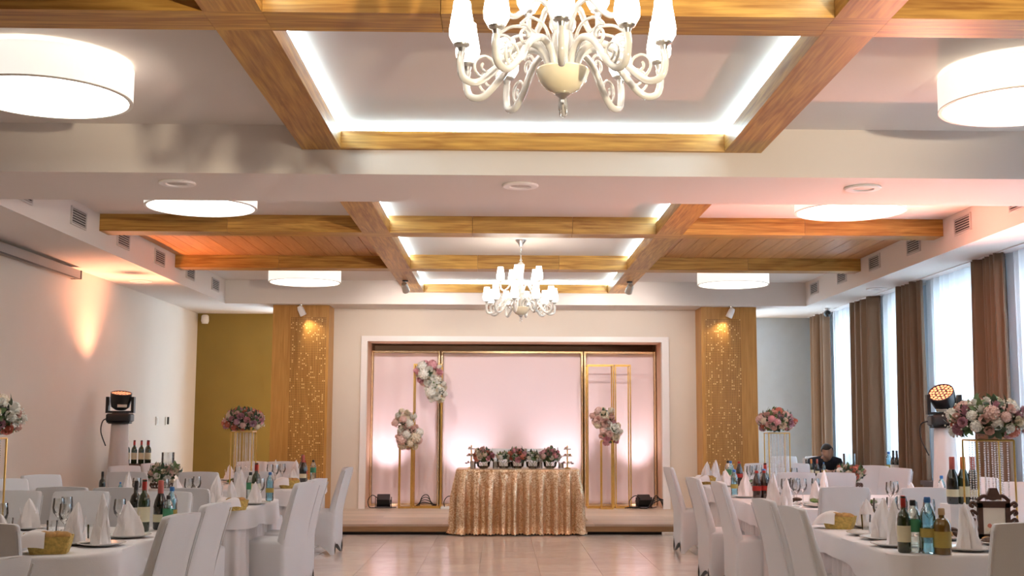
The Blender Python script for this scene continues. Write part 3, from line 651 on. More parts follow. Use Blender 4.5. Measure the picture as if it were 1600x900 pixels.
# ---------------------------------------------------------------- sweetheart table
tx0, tx1, ty0, ty1, tz = -.555, 1.035, 15.83, 16.55, .838
t = thing('sweetheart_table', 'head table on the stage hidden under the gold sequin cloth', 'table', ((tx0+tx1)/2, (ty0+ty1)/2, .138)); c = Vector(t.location)
obm('tabletop', MB().box(tx0-c.x, tx1-c.x, ty0-c.y, ty1-c.y, .66, .69), WX, t, smooth=False)
for sx in (tx0+.08, tx1-.08):
    for sy in (ty0+.20, ty1-.08): obm('leg', MB().box(sx-.025-c.x, sx+.025-c.x, sy-.025-c.y, sy+.025-c.y, 0, .66), BRUSHED, t, smooth=False)
def gold_cloth():
    m = MB(); base = rrect(tx0-.02-c.x, tx1+.02-c.x, ty0-.02-c.y, ty1+.02-c.y, .06, 150, 6); N = len(base); rs = random.Random(2); rings = []
    cx_, cy_ = 0, 0; tot = N
    for v in range(0, 25):
        q = v/24; ring = []
        for j, (x, y, s) in enumerate(base):
            ang = 2*pi*j/N; nx, ny = (x/abs(tx1-tx0)*2, y/abs(ty1-ty0)*2); L = math.hypot(nx, ny)
            sx = 1 if x > (tx1-tx0)/2-.05 else -1 if x < -(tx1-tx0)/2+.05 else 0; sy = -1 if y < -(ty1-ty0)/2+.05 else 1 if y > (ty1-ty0)/2-.05 else 0
            nl = math.hypot(sx, sy) or 1; nx, ny = sx/nl, sy/nl
            fr = max(0, min(1, (-y+.10)/.30))                        # 1 at the front
            zb = .145*(1-fr)+.004*fr-.138+.138*0
            zb = (.146 if fr < 1 else .006) if False else .146+( .010-.146)*fr
            zb -= .138
            z = (tz-.138+.012)*(1-q)+zb*q
            ph = j/N*2*pi*37; ph += .55*sin(ph*.21+1)
            sh = max(-1, min(1, 1.5*sin(ph)))
            w_ = (.048*sh+.014*sin(ph*.53+1)+.006*sin(ph*1.9+2))*min(1, q*2.4)*(.8+.5*q)
            fl = .012*q**1.5+.034*max(0, q-.90)/.10*(.7+.3*sin(ph*.8))
            fl += .012*fr*min(1, max(0, q/.25))                      # hangs clear of the stage edge
            if q > .9: z += .018*(.5+.5*sin(ph*2.3+j*.7))*(q-.9)/.1
            ring.append((x+nx*(fl+w_), y+ny*(fl+w_), z))
        rings.append(ring)
    top = [(x*.98, y*.98, tz-.138+.016) for x, y, s in base]
    m.loft([top]+rings, True, False); return m
o = obm('sequin_tablecloth', gold_cloth(), SEQUIN, None, tuple(c), ang=180); tag(o, 'gold sequin tablecloth pooling on the floor before the stage', 'tablecloth')
TZ = tz+.018
def low_bouquet(x, y, z, lab, seed, pal, R=(.13, .11, .11), n=20, size=.042):
    t = flower_thing('flower_bowl', lab, (x, y, z), 'low flower bowls'); obm('glass_bowl', MB().lathe([(.001, 0), (.05, 0), (.085, .03), (.095, .09), (.09, .09), (.08, .035), (.045, .008), (.001, .008)], 20), CLEARG, t)
    m = MB(); rs = random.Random(seed)
    for i in range(9):
        a = i*.7; m.tube([(.02*cos(a*3), .02*sin(a*3), .012), (.07*cos(a), .07*sin(a), .10)], .0035, 5)
    obm('stems', m, LEAF, t); bouquet(t, (0, 0, .15), R, n, pal, seed, size*1.15, -.3, 12, 0, True, LEAF)
low_bouquet(-.22, 16.12, TZ, 'coral and blush flower bowl, left on the gold table', 21, ['coral', 'blush', 'pink', 'cream'])
low_bouquet(.235, 16.12, TZ, 'pink and white flower bowl in the middle of the gold table', 22, ['pink', 'blush', 'white', 'coral'])
low_bouquet(.675, 16.12, TZ, 'pink flower bowl, right on the gold table', 23, ['blush', 'pink', 'white', 'blush'])
low_bouquet(.44, 16.08, TZ, 'small white flower bowl right of the middle on the gold table', 24, ['white', 'cream', 'white'], (.08, .07, .06), 12, .034)
low_bouquet(.05, 16.08, TZ, 'small green and cream flower bowl left of the middle on the gold table', 25, ['cream', 'white'], (.08, .07, .05), 9, .034)
def pillar_candle(x, y, z, h, r, lab):
    t = thing('candle_glass', lab, 'candle', (x, y, z), 0, 'candles on the gold table'); obm('glass', MB().lathe([(.001, 0), (r, 0), (r, h), (r-.004, h), (r-.004, .006), (.001, .006)], 18), CLEARG, t)
    cdl = obm('candle', MB().lathe([(.001, .007), (r*.72, .007), (r*.72, h*.72), (r*.5, h*.73), (.001, h*.71)], 14), CANDLE, t); obm('wick', MB().tube([(0, 0, h*.70), (.002, 0, h*.76)], .0015, 5), BLACKM, cdl)
for x, y, h, lab in ((-.06, 16.15, .12, 'pillar candle in glass between the left and middle bowls'), (.14, 16.2, .11, 'pillar candle in glass left behind the middle bowl'), (.54, 16.18, .13, 'tall candle in glass beside the right flower bowl'), (-.36, 16.1, .10, 'small candle in glass at the left end of the gold table'), (.82, 16.1, .09, 'small candle in glass at the right end of the gold table')):
    pillar_candle(x, y, TZ, h, .035, lab)
def tiered_stand(x, y, z, lab, seed):
    t = thing('tiered_glass_stand', lab, 'serving stand', (x, y, z)); obm('stem', MB().lathe([(.05, 0), (.045, .008), (.01, .02), (.008, .30), (.002, .31)], 14), GOLD, t)
    for k, (r, zz) in enumerate(((.085, .06), (.065, .16), (.045, .25))):
        d = obm('tier', MB().lathe([(.008, zz), (r, zz), (r+.006, zz+.015), (r, zz+.012), (.008, zz+.006)], 20), PORC if k else CLEARG, t)
        for q in range(5 if k < 2 else 3):
            a = 2*pi*q/5+k; obm('sweet', MB().ball((0, 0, .016), .016, 7, 5), (FLW['blush'], FLW['cream'], BREAD)[(q+k) % 3], d, (r*.6*cos(a), r*.6*sin(a), zz+.006))
tiered_stand(.905, 16.1, TZ, 'tiered serving stand at the right end of the gold table', 1)
tiered_stand(-.385, 16.22, TZ, 'tiered serving stand at the left end of the gold table', 2)
# uplighters and cables on the stage
def par_can(x, y, rz, aim, lab, power, col, size=95):
    t = thing('stage_uplighter', lab, 'stage light', (x, y, .138), rz, 'uplighters on the stage'); M = Matrix.Translation((0, 0, .13)) @ Matrix.Rotation(rad(-55), 4, 'X')
    obm('body', MB().box(-.10, .10, -.05, .07, -.07, .07, M), BLACK, t, smooth=False); obm('front_bezel', MB().box(-.11, .11, .07, .085, -.08, .08, M), BLACK, t, smooth=False)
    obm('lens_plate', MB().box(-.09, .09, .085, .089, -.06, .06, M), emit('uplight_lens', (1, .75, .78), 6) if 'uplight_lens' not in MATS else MATS['uplight_lens'], t, smooth=False)
    obm('bracket', MB().box(-.13, -.12, -.02, .02, 0, .17).box(.12, .13, -.02, .02, 0, .17).box(-.13, .13, -.05, .05, 0, .01), BLACK, t, smooth=False)
    obm('cable', MB().tube(spl([(-.05, -.05, .12), (-.16, -.08, .20), (-.24, -.02, .12), (-.22, 0, .012), (-.1, -.12, .012), (.08, -.1, .012), (.2, -.02, .012)]), .007, 6), BLACKM, t)
    p = Vector((x, y, .138+.20)); area_spot('uplight', None, p+Vector((0, .06, .03)), aim, power, col, size, 1.0, .06)
par_can(-1.82, 18.95, 0, (-1.80, 19.5, 1.55), 'black uplighter with looped cable at the left end of the stage', P_UPLIGHT, (1, .86, .93), 70)
par_can(2.27, 18.93, .2, (2.15, 19.5, 1.7), 'black uplighter with tangled cables at the right end of the stage', P_UPLIGHT, (1, .86, .92), 70)
par_can(-.62, 18.75, 0, (-.55, 19.5, 1.35), 'black uplighter low behind the left end of the gold table', P_UPLIGHT*.9, (1, .88, .98), 75)
par_can(1.05, 18.75, 0, (.98, 19.5, 1.35), 'black uplighter low behind the right end of the gold table', P_UPLIGHT*.9, (1, .88, .98), 75)
m = MB()
for k in range(4): m.tube(spl([(-.02*k, 0, .01), (.05, -.03, .16-.03*k), (.14, -.02, .18-.04*k), (.2+.02*k, .02, .03), (.26, .03, .01)]), .007, 6)
o = obm('cable_coil', m, BLACKM, None, (-1.28, 19.22, .138)); tag(o, 'coil of black cable behind the left gold frames', 'cable')
m = MB()
for k in range(4): m.tube(spl([(-.35+.04*k, .02, .012), (-.2, -.02*k, .03), (0, .01*k, .012), (.12, -.04, .2-.03*k), (.2+.02*k, -.02, .14), (.26, .02, .012)]), .008, 6)
o = obm('cable_coil', m, BLACKM, None, (2.3, 18.75, .138)); tag(o, 'tangle of black cable at the right end of the stage', 'cable')
t = thing('power_strip', 'white power strip under the stage edge on the right', 'power strip', (2.22, 15.80, 0)); obm('body', MB().box(-.09, .09, -.03, .03, 0, .045), LABELW, t, smooth=False); obm('socket', MB().box(-.06, .06, -.033, -.03, .012, .034), sw, t, smooth=False)
o = obm('wine_crate_slab', MB().box(-.16, .16, -.1, .1, 0, .03), LABELW, None, (-.75, 18.75, .138), smooth=False); tag(o, 'flat white board lying on the stage left of the gold table', 'board')

# ================================================================== CHAIRS
def chair_meshes():
    # backrest cover: lofted rounded slab that leans back, crowned top
    m = MB(); rings = []
    def ring(z, hw, yc, th, crown, sq=1.0):
        P = rrect(-hw*sq, hw*sq, yc-th/2*sq, yc+th/2*sq, min(.028, th*.45)*sq, 6, 3)
        return [(x, y, z-crown*(x/hw)**2) for x, y, s in P]
    def yc(z): return -.205-.13*max(0, (z-.44)/.52)**1.25
    for z, hw, th in ((.40, .212, .07), (.50, .210, .075), (.60, .205, .07), (.72, .202, .062), (.84, .202, .056), (.92, .203, .052)):
        rings.append(ring(z, hw, yc(z), th, .009*max(0, (z-.5)/.46)))
    rings.append(ring(.950, .203, yc(.95), .05, .009, .985)); rings.append(ring(.962, .203, yc(.962), .05, .009, .94))
    m.loft(rings); back = m.mesh('backrest_cover', CHAIRC, True, 60)
    m = MB(); base = rrect(-.215, .215, -.245, .205, .035, 10, 4); rings = []
    def sk(f, inset, zf):
        return [(x*(1-inset*(1-abs(s)**3)), y*(1-inset*(1-abs(s)**3)), zf(s)) for x, y, s in base]
    hem = lambda s: .004+.105*(1-abs(s)**2.6)
    top = [(x*.86, y*.86+.0, .488) for x, y, s in base]; t2 = [(x*.97, y*.97, .478) for x, y, s in base]
    rings = [top, t2]
    for q in (0, .15, .35, .6, .8, 1.0):
        rings.append(sk(q, .10*q*(1.0), lambda s, q=q: .455*(1-q)+hem(s)*q))
    rings.append([(x*.97, y*.97, z+.004) for x, y, z in rings[-1]])
    m.loft(rings, True, False); seat = m.mesh('seat_cover', CHAIRC, True, 60)
    pip = [MB().tube([(sx*.200, yc(z)-.030*1.0, z) for z in (.50, .60, .72, .84, .925)], .0045, 5).mesh('seam_piping', CHAIRC) for sx in (-1, 1)]
    m = MB()
    m.lathe([(.001, -.06), (.011, -.03), (.016, 0), (.011, .035), (.001, .075)], 8); slit = m.mesh('hem_slit', BLACKM)
    return back, seat, pip, slit
CB, CS, CP, CT = chair_meshes()
def chair(x, y, deg, lab, group, z=0):
    """deg: 0 faces +Y (back to the camera), 180 faces the camera, 90 faces -X, -90 faces +X"""
    # (x, y) is the spot under the top of the backrest
    r = rad(deg); ox, oy = .29*-sin(r), .29*cos(r)
    t = thing('covered_chair', lab, 'chair', (x+ox, y+oy, z), r, group)
    ob('backrest_cover', CB, t); ob('seat_cover', CS, t); ob('seam_piping', CP[0], t); ob('seam_piping', CP[1], t)
    for sx in (-1, 1): ob('hem_slit', CT, t, (sx*.165, -.247, .075), (0, 0, 0), (1, .35, 1))
    return t
GA, GT = 'covered chairs along the aisle', 'covered chairs at the tables'
for x, y, d, lab in ((-1.76, 13.62, 84, 'white covered aisle chair nearest the stage on the left'),
        (-1.66, 10.80, 80, 'white covered aisle chair at the second left table, farther of the pair'), (-1.66, 10.16, 72, 'white covered aisle chair at the second left table, nearer of the pair'),
        (-1.79, 7.48, 80, 'white covered aisle chair at the near left table, farther of the pair'), (-1.77, 6.62, 78, 'white covered aisle chair at the near left table, nearer of the pair'), (-1.86, 4.42, 76, 'white covered aisle chair cut off in the bottom left corner')):
    chair(x, y, d, lab, GA)
for x, y, d, lab in ((1.98, 13.75, -86, 'white covered aisle chair nearest the stage on the right'),
        (1.84, 11.15, -84, 'white covered aisle chair at the second right table, farther of the pair'), (1.93, 10.35, -86, 'white covered aisle chair at the second right table, nearer of the pair'),
        (1.79, 7.95, -84, 'white covered aisle chair at the near right table, farther of the pair'), (1.80, 7.22, -84, 'white covered aisle chair at the near right table, nearer of the pair')):
    chair(x, y, d, lab, GA)
for x, y, d, lab in ((-2.55, 6.02, 0, 'covered chair with its back to the camera at the left edge'),
        (-3.52, 8.78, 180, 'covered chair facing us across the near left table, leftmost'), (-3.02, 8.74, 180, 'covered chair facing us across the near left table, middle'), (-2.41, 8.68, 180, 'covered chair facing us across the near left table, rightmost'),
        (-3.36, 9.38, 0, 'covered chair backing onto the near left row, leftmost'), (-2.90, 9.30, 0, 'covered chair backing onto the near left row, middle'), (-2.39, 9.20, 0, 'covered chair backing onto the near left row, rightmost'),
        (-4.32, 11.50, -130, 'covered chair against the left wall at the second table, farther one'), (-4.30, 10.65, -128, 'covered chair against the left wall at the second table, nearer one'),
        (-3.76, 12.28, 0, 'covered chair before the third left table, left of the flowers'), (-3.04, 12.28, 0, 'covered chair before the third left table, right of the flowers'), (-2.52, 12.44, 0, 'covered chair before the third left table, nearest the aisle'),
        (-4.30, 13.95, -132, 'covered chair below the left moving-head light'), (-4.20, 14.85, -130, 'covered chair below the crate of bottles'),
        (-3.20, 15.58, 180, 'covered chair facing us past the tall left vase, left one'), (-2.81, 15.58, 180, 'covered chair facing us past the tall left vase, right one'),
        (2.68, 6.07, 0, 'covered chair with its back to the camera in the bottom right corner'),
        (2.73, 9.52, 0, 'covered chair with its back to us behind the bread basket'), (3.345, 9.43, 0, 'covered chair with its back to us behind the green bottles'),
        (3.05, 12.36, 0, 'covered chair before the third right table, left one'), (3.47, 12.37, 0, 'covered chair before the third right table, right one'),
        (3.31, 15.16, 180, 'covered chair facing us past the tall right vase, left one'), (3.74, 15.16, 180, 'covered chair facing us past the tall right vase, right one'),
        (4.50, 14.42, 128, 'covered chair by the windows at the third right table, farther one'), (4.50, 13.62, 130, 'covered chair by the windows at the third right table, nearer one'),
        (4.50, 11.25, 132, 'covered chair by the windows behind the tall bouquet, left one'), (4.50, 10.28, 136, 'covered chair by the windows behind the tall bouquet, right one'),
        (4.42, 18.55, 180, 'covered chair by the grey wall, left of the seated person'), (4.95, 18.55, 176, 'covered chair by the grey wall, behind the seated person')):
    chair(x, y, d, lab, GT)

chair(-.03, 17.05, 180, 'white covered chair behind the gold table, left one', 'chairs behind the gold table', .139); chair(.53, 17.05, 180, 'white covered chair behind the gold table, right one', 'chairs behind the gold table', .139)

# ================================================================== TABLES
TH = .745
def table(x0, x1, y0, y1, rc, where, seed, over=.15):
    c = Vector(((x0+x1)/2, (y0+y1)/2, 0)); hx, hy = (x1-x0)/2, (y1-y0)/2
    t = thing('banquet_table', 'banquet table hidden under white linen, %s' % where, 'table', tuple(c))
    obm('tabletop', MB().loft([[(x, y, z) for x, y, s in rrect(-hx+.01, hx-.01, -hy+.01, hy-.01, rc, 6, 6)] for z in (TH-.03, TH)]), WX, t, smooth=False)
    for sx in (-1, 1):
        for sy in (-1, 1): obm('leg', MB().box(sx*(hx-.18)-.025, sx*(hx-.18)+.025, sy*(hy-.18)-.025, sy*(hy-.18)+.025, 0, TH-.03), BRUSHED, t, smooth=False)
    ns = 90; P = rrect(-hx, hx, -hy, hy, rc, ns, 10); N = len(P)
    def nrm(i):
        a, b = P[(i-1) % N], P[(i+1) % N]; d = Vector((b[0]-a[0], b[1]-a[1])).normalized(); return (d.y, -d.x)
    NR = [nrm(i) for i in range(N)]
    L = [0]
    for i in range(1, N): L.append(L[-1]+math.hypot(P[i][0]-P[i-1][0], P[i][1]-P[i-1][1]))
    rs = random.Random(seed); ph = [rs.uniform(0, 6) for _ in range(6)]
    k = thing('tablecloth', 'white linen tablecloth with pleated skirt, %s' % where, 'tablecloth', tuple(c))
    # topper
    rings = [[(x*.5, y*.5, TH+.007) for x, y, s in P], [(x*.985, y*.985, TH+.007) for x, y, s in P]]
    for q in (0, .12, .4, .7, 1.0):
        rings.append([(P[i][0]+NR[i][0]*(.012+.010*q+q*(.014*sin(L[i]*7+ph[0])+.010*sin(L[i]*15+ph[1]))), P[i][1]+NR[i][1]*(.012+.010*q+q*(.014*sin(L[i]*7+ph[0])+.010*sin(L[i]*15+ph[1]))),
                      TH+.003-(over+.03*sin(L[i]*2.3+ph[2])+.02*sin(L[i]*5+ph[3]))*q) for i in range(N)])
    obm('topper', MB().loft(rings, True, False), CLOTH, k, ang=80)
    # pleated skirt
    rings = []
    for q in (0, .35, .7, 1.0):
        rings.append([(P[i][0]+NR[i][0]*((.006+.02*q)*sin(L[i]*2*pi/.11+.4*sin(L[i]*3+ph[4]))-.014), P[i][1]+NR[i][1]*((.006+.02*q)*sin(L[i]*2*pi/.11+.4*sin(L[i]*3+ph[4]))-.014), TH-.02-(TH-.03)*q) for i in range(N)])
    obm('pleated_skirt', MB().loft(rings, False, False), SKIRTM, k, ang=80)
TABS = {'near left': (-4.25, -2.12, 6.40, 8.25, .32), 'second left': (-3.72, -2.06, 9.80, 11.35, .14), 'third left': (-3.75, -2.15, 12.88, 15.05, .14),
        'near right': (2.14, 4.30, 6.50, 8.45, .10), 'second right': (2.22, 4.0, 9.98, 12.0, .12), 'third right': (2.34, 4.0, 12.85, 14.65, .12), 'fourth right': (3.7, 5.0, 16.05, 16.92, .12)}
TW = {'near left': 'at the near left', 'second left': 'second back on the left', 'third left': 'third back on the left', 'near right': 'at the near right', 'second right': 'second back on the right', 'third right': 'third back on the right', 'fourth right': 'before the seated person'}
for i, (kk, v) in enumerate(TABS.items()): table(*v, TW[kk], i+3)
# ================================================================== TABLEWARE
TT = TH+.008                                     # top of the linen
def M1(mb, name, mat, ang=38): return mb.mesh(name, mat, True, ang)
PLATE = M1(MB().lathe([(.001, .004), (.085, .004), (.095, .008), (.135, .018), (.138, .022), (.132, .022), (.092, .012), (.001, .010)], 28), 'plate', PORC, 60)
def napkin_mb(h, r, seed, lean):
    m = MB(); rs = random.Random(seed); prof = []
    K = 9
    for i in range(K+1):
        q = i/K; prof.append((r*(1-q)**.75*(1+.18*sin(pi*q))+.003, h*q))
    mbv = MB().lathe(prof, 22, wave=lambda a, z: 1+.24*sin(4*a+z*16+seed)+.14*sin(7*a+seed*2))
    mbv.v = [(x+lean*z*z*2, y, z+.016*sin(3*math.atan2(y, x)+seed)*(1-z/h)*0) for x, y, z in mbv.v]
    # a loose outer fold wrapped round the cone
    def fn(u, v):
        a = -1.2+2.6*u+seed; rr = r*(1.12-.62*v)+.004; zz = v*h*(.55+.35*sin(pi*u))
        return (rr*cos(a)+lean*zz*zz*2, rr*sin(a), zz)
    mbv.sheet(fn, 8, 5)
    for sd in (-1, 1):                              # two folded wings that stand off the cone
        def fw(u, v):
            wd = r*1.15*(1-v)**.7; x = sd*(r*.55+.35*r*v+.5*wd*(u-.2)); y = -r*.55+r*.9*u*(1-.5*v); return (x+lean*(v*h)**2, y, v*h*(.62+.16*seed/3)*(1-.25*abs(u-.5)))
        mbv.sheet(fw, 4, 6)
    mbv.v = [(x, y*.8, z) for x, y, z in mbv.v]; return mbv
NAPK = [M1(napkin_mb(h, r, s, l), 'napkin', NAPKIN, 70) for h, r, s, l in ((.24, .060, 1, .15), (.20, .065, 2, -.1), (.27, .052, 3, .05))]
GLASSW = M1(MB().lathe([(.001, 0), (.034, .001), (.034, .003), (.006, .008), (.0045, .02), (.0045, .09), (.012, .098), (.034, .125), (.040, .155), (.036, .195), (.0345, .215), (.033, .215), (.038, .155), (.032, .128), (.001, .103)], 18), 'wine_glass', CLEARG, 60)
GLASST = M1(MB().lathe([(.001, 0), (.028, 0), (.034, .10), (.032, .10), (.027, .006), (.001, .006)], 16), 'tumbler', CLEARG, 60)
CUTL = M1(MB().box(-.008, .008, -.10, .02, 0, .003).box(-.012, .012, .02, .09, .001, .004), 'cutlery', BRUSHED)
def tagc(o, lab, cat, grp): return tag(o, lab, cat, grp)
def put_plate(x, y, tab, z=TT): return tag(ob('dinner_plate', PLATE, None, (x, y, z)), 'white dinner plate on the %s table' % tab, 'plate', 'dinner plates on the %s table' % tab)
def put_napkin(x, y, tab, k=0, z=TT, rz=0., s=1.): 
    o = ob('folded_napkin', NAPK[k % 3], None, (x, y, z), (0, 0, rz), (s, s, s)); return tag(o, 'white napkin folded upright on the %s table' % tab, 'napkin', 'folded napkins on the %s table' % tab)
def put_glass(x, y, tab, tumb=False):
    o = ob('tumbler' if tumb else 'wine_glass', GLASST if tumb else GLASSW, None, (x, y, TT)); return tag(o, ('small water glass on the %s table' if tumb else 'stemmed wine glass on the %s table') % tab, 'glass', 'glasses on the %s table' % tab)
BOT = {
 'wine': dict(prof=[(.001, .004), (.030, 0), (.037, .008), (.037, .185), (.030, .215), (.015, .235), (.0135, .30), (.0145, .302), (.0145, .312), (.001, .313)], body=GREENB, label=(LABELM, .0376, .06, .15), cap=(FOILR, .0148, .245, .315)),
 'darkwine': dict(prof=[(.001, .004), (.030, 0), (.037, .008), (.037, .185), (.030, .215), (.015, .235), (.0135, .30), (.0145, .302), (.0145, .312), (.001, .313)], body=BLACKB, label=(LABELW, .0376, .05, .14), cap=(FOILK, .0148, .235, .315)),
 'champagne': dict(prof=[(.001, .004), (.036, 0), (.043, .01), (.043, .15), (.036, .19), (.019, .235), (.015, .28), (.017, .30), (.017, .315), (.001, .318)], body=GREENB, label=(LABELM, .0437, .05, .12), cap=(FOILO, .0195, .20, .32)),
 'pinkchamp': dict(prof=[(.001, .004), (.036, 0), (.043, .01), (.043, .15), (.036, .19), (.019, .235), (.015, .28), (.017, .30), (.017, .315), (.001, .318)], body=BLACKB, label=(LABELM, .0437, .05, .10), cap=(FOILP, .0195, .20, .32)),
 'bluewater': dict(prof=[(.001, .004), (.030, 0), (.036, .01), (.033, .05), (.036, .09), (.034, .14), (.036, .17), (.028, .20), (.014, .225), (.013, .24), (.001, .24)], body=BLUEB, label=(LABELY, .0368, .075, .115), cap=(BLUECAP, .0155, .232, .258)),
 'greenlabel': dict(prof=[(.001, .004), (.030, 0), (.036, .01), (.036, .17), (.028, .20), (.014, .225), (.013, .24), (.001, .24)], body=CLEARB, label=(LABELG, .0368, .10, .16), cap=(BLACK, .0155, .226, .254)),
 'spirit': dict(prof=[(.001, .004), (.042, 0), (.047, .008), (.047, .15), (.040, .175), (.016, .19), (.014, .215), (.001, .216)], body=AMBER, label=(LABELY, .0476, .035, .12), cap=(CORK, .018, .205, .24)),
 'cola': dict(prof=[(.001, .004), (.030, 0), (.038, .01), (.034, .06), (.038, .12), (.036, .16), (.016, .22), (.013, .24), (.001, .24)], body=COLA, label=(FOILR, .0385, .085, .125), cap=(FOILR, .0155, .228, .25)),
}
_bot = {}
for k, d in BOT.items():
    lm, lr, l0, l1 = d['label']; cm, cr, c0, c1 = d['cap']
    _bot[k] = (M1(MB().lathe(d['prof'], 20), 'glass_body', d['body'], 50), M1(MB().lathe([(lr-.001, l0), (lr, l0), (lr, l1), (lr-.001, l1)], 20, cap0=False, cap1=False), 'label', lm), M1(MB().lathe([(cr*.9, c0), (cr, c0+.003), (cr*.96, c1-.004), (cr*.8, c1), (.001, c1)], 14, cap0=False), 'cap', cm))
BN = {'wine': 'green wine bottle with cream label and red foil', 'darkwine': 'black wine bottle with pale label', 'champagne': 'champagne bottle with orange foil neck', 'pinkchamp': 'dark sparkling wine bottle with pink foil neck', 'bluewater': 'blue plastic water bottle', 'greenlabel': 'clear mineral water bottle with green label', 'spirit': 'squat amber spirit bottle with cork', 'cola': 'dark cola bottle with red label'}
def put_bottle(kind, x, y, where, z=TT, s=1.0):
    t = thing('bottle', '%s %s' % (BN[kind], where), 'bottle', (x, y, z), random.uniform(-.6, .6), 'bottles %s' % where); t.scale = (s, s, s)
    a, b, c = _bot[kind]; ob('glass_body', a, t); ob('label', b, t); ob('cap', c, t); return t
def put_basket(x, y, tab, rz, s=1.):
    t = thing('bread_basket', 'straw bread basket lined with a white napkin, %s table' % tab, 'basket', (x, y, TT), rz); t.scale = (s, s, s)
    P = rrect(-1, 1, -1, 1, .25, 6, 4)
    obm('basket', MB().loft([[(px*.10*q, py*.075*q, z) for px, py, _ in P] for q, z in ((.80, 0), (.92, .04), (1.0, .08), (.96, .08), (.80, .01))]), WICKER, t)
    def fn(u, v):
        a = -1.9+3.8*u; r = .05+.075*v; return (-.03+r*cos(a+pi)*1.0-.02*v, r*sin(a+pi)*.85, .075+.03*sin(pi*v)+.012*sin(9*u)-.05*v*v)
    o = obm('napkin_lining', MB().sheet(fn, 14, 6), NAPKIN, t, ang=180)
    for k in range(4): obm('bread_roll', MB().ball((0, 0, 0), .034, 9, 6, (1.2, 1, .7)), BREAD, t, (-.03+.03*k, .015*(-1)**k, .078), (0, 0, k))
def put_platter(x, y, tab, seed, what='dark'):
    rs = random.Random(seed); t = thing('food_platter', 'platter of %s food on the %s table' % ('dark sliced' if what == 'dark' else 'mixed', tab), 'platter', (x, y, TT), seed)
    obm('dish', MB().lathe([(.001, .004), (.11, .004), (.16, .022), (.155, .024), (.10, .010), (.001, .010)], 24), PORC, t)
    for k in range(11):
        a, r = rs.uniform(0, 6.28), rs.uniform(.01, .10)
        obm('slice', MB().ball((0, 0, 0), .034, 7, 5, (1.3, .9, .5)), (FOOD, FOOD, HERB, BREAD)[k % 4], t, (r*cos(a), r*sin(a), .028+.012*(k % 3)), (rs.uniform(-.4, .4), rs.uniform(-.4, .4), a))
def put_napkin_box(x, y, tab, rz):
    t = thing('tissue_box', 'white box of paper napkins on the %s table' % tab, 'napkin box', (x, y, TT), rz); obm('box', MB().box(-.075, .075, -.05, .05, 0, .075), PAPER, t, smooth=False)
    obm('napkin_stack', MB().box(-.065, .065, -.042, .042, .075, .088).box(-.05, .06, -.04, .035, .088, .094), NAPKIN, t, smooth=False)
# near left table
T = 'near left'
for x, y, k, rz, s in ((-3.09, 8.02, 1, 0, .95), (-2.45, 7.04, 0, 1, .95), (-2.27, 6.96, 2, 2, 1.05), (-2.27, 7.46, 1, .5, 1.05), (-3.5, 7.98, 0, 2, .95), (-2.75, 6.75, 1, 0, .9)):
    put_plate(x, y, T); put_napkin(x, y, T, k, TT+.012, rz, s)
for x, y in ((-3.38, 7.9), (-2.83, 7.96), (-2.83, 7.82), (-2.42, 7.75), (-2.6, 7.3), (-3.25, 7.75), (-3.0, 7.35)): put_glass(x, y, T)
for x, y in ((-2.4, 7.2), (-3.1, 7.7), (-2.75, 7.5)): put_glass(x, y, T, True)
put_bottle('wine', -2.30, 7.86, 'on the near left table', s=1.06); put_bottle('pinkchamp', -2.24, 8.02, 'on the near left table'); put_bottle('darkwine', -2.42, 8.08, 'on the near left table'); put_bottle('bluewater', -2.2, 8.15, 'on the near left table', s=1.05); put_bottle('greenlabel', -2.14+.0-.02, 7.92, 'on the near left table', s=.9)
put_basket(-2.42, 6.58, T, .2, 1.15); put_platter(-2.72, 7.12, T, 2); put_platter(-3.3, 7.3, T, 3, 'mix')
# second left table
T = 'second left'
for x, y, k, rz, s in ((-2.46, 10.52, 0, 1, 1.0), (-2.34, 10.92, 2, 0, 1.0), (-2.12, 10.5, 1, 2, .9), (-2.2, 9.95, 0, 2, .9), (-2.95, 11.1, 1, 1, .9), (-3.4, 11.1, 2, 1, .9)):
    put_plate(x, y, T); put_napkin(x, y, T, k, TT+.012, rz, s)
put_bottle('wine', -2.17, 10.78, 'on the second left table', s=1.1); put_bottle('greenlabel', -2.27, 11.02, 'on the second left table'); put_bottle('bluewater', -2.08, 10.95, 'on the second left table'); put_bottle('champagne', -2.25, 11.2, 'on the second left table')
for x, y in ((-2.75, 11.0), (-2.72, 10.6), (-2.9, 10.5), (-2.1, 10.62), (-3.2, 10.7)): put_glass(x, y, T)
for x, y in ((-2.6, 11.1), (-2.9, 10.9)): put_glass(x, y, T, True)
put_basket(-2.14, 9.78, T, .9); put_platter(-2.75, 10.3, T, 4, 'mix')
# third left table
T = 'third left'
for x, y, k, rz, s in ((-2.5, 14.75, 0, 1, 1.), (-2.3, 13.5, 1, 0, .9), (-3.3, 14.8, 1, 0, .9), (-2.75, 14.8, 2, 1, .9)):
    put_plate(x, y, T); put_napkin(x, y, T, k, TT+.012, rz, s)
put_bottle('cola', -2.36, 14.6, 'on the third left table'); put_bottle('darkwine', -2.44, 14.9, 'on the third left table'); put_bottle('greenlabel', -2.28, 14.75, 'on the third left table'); put_bottle('pinkchamp', -2.35, 14.42, 'on the third left table')
for x, y in ((-2.72, 14.3), (-2.6, 14.0), (-2.6, 14.45), (-2.9, 13.4)): put_glass(x, y, T)
put_basket(-2.28, 13.08, T, .3, 1.1); put_platter(-3.05, 14.0, T, 6)
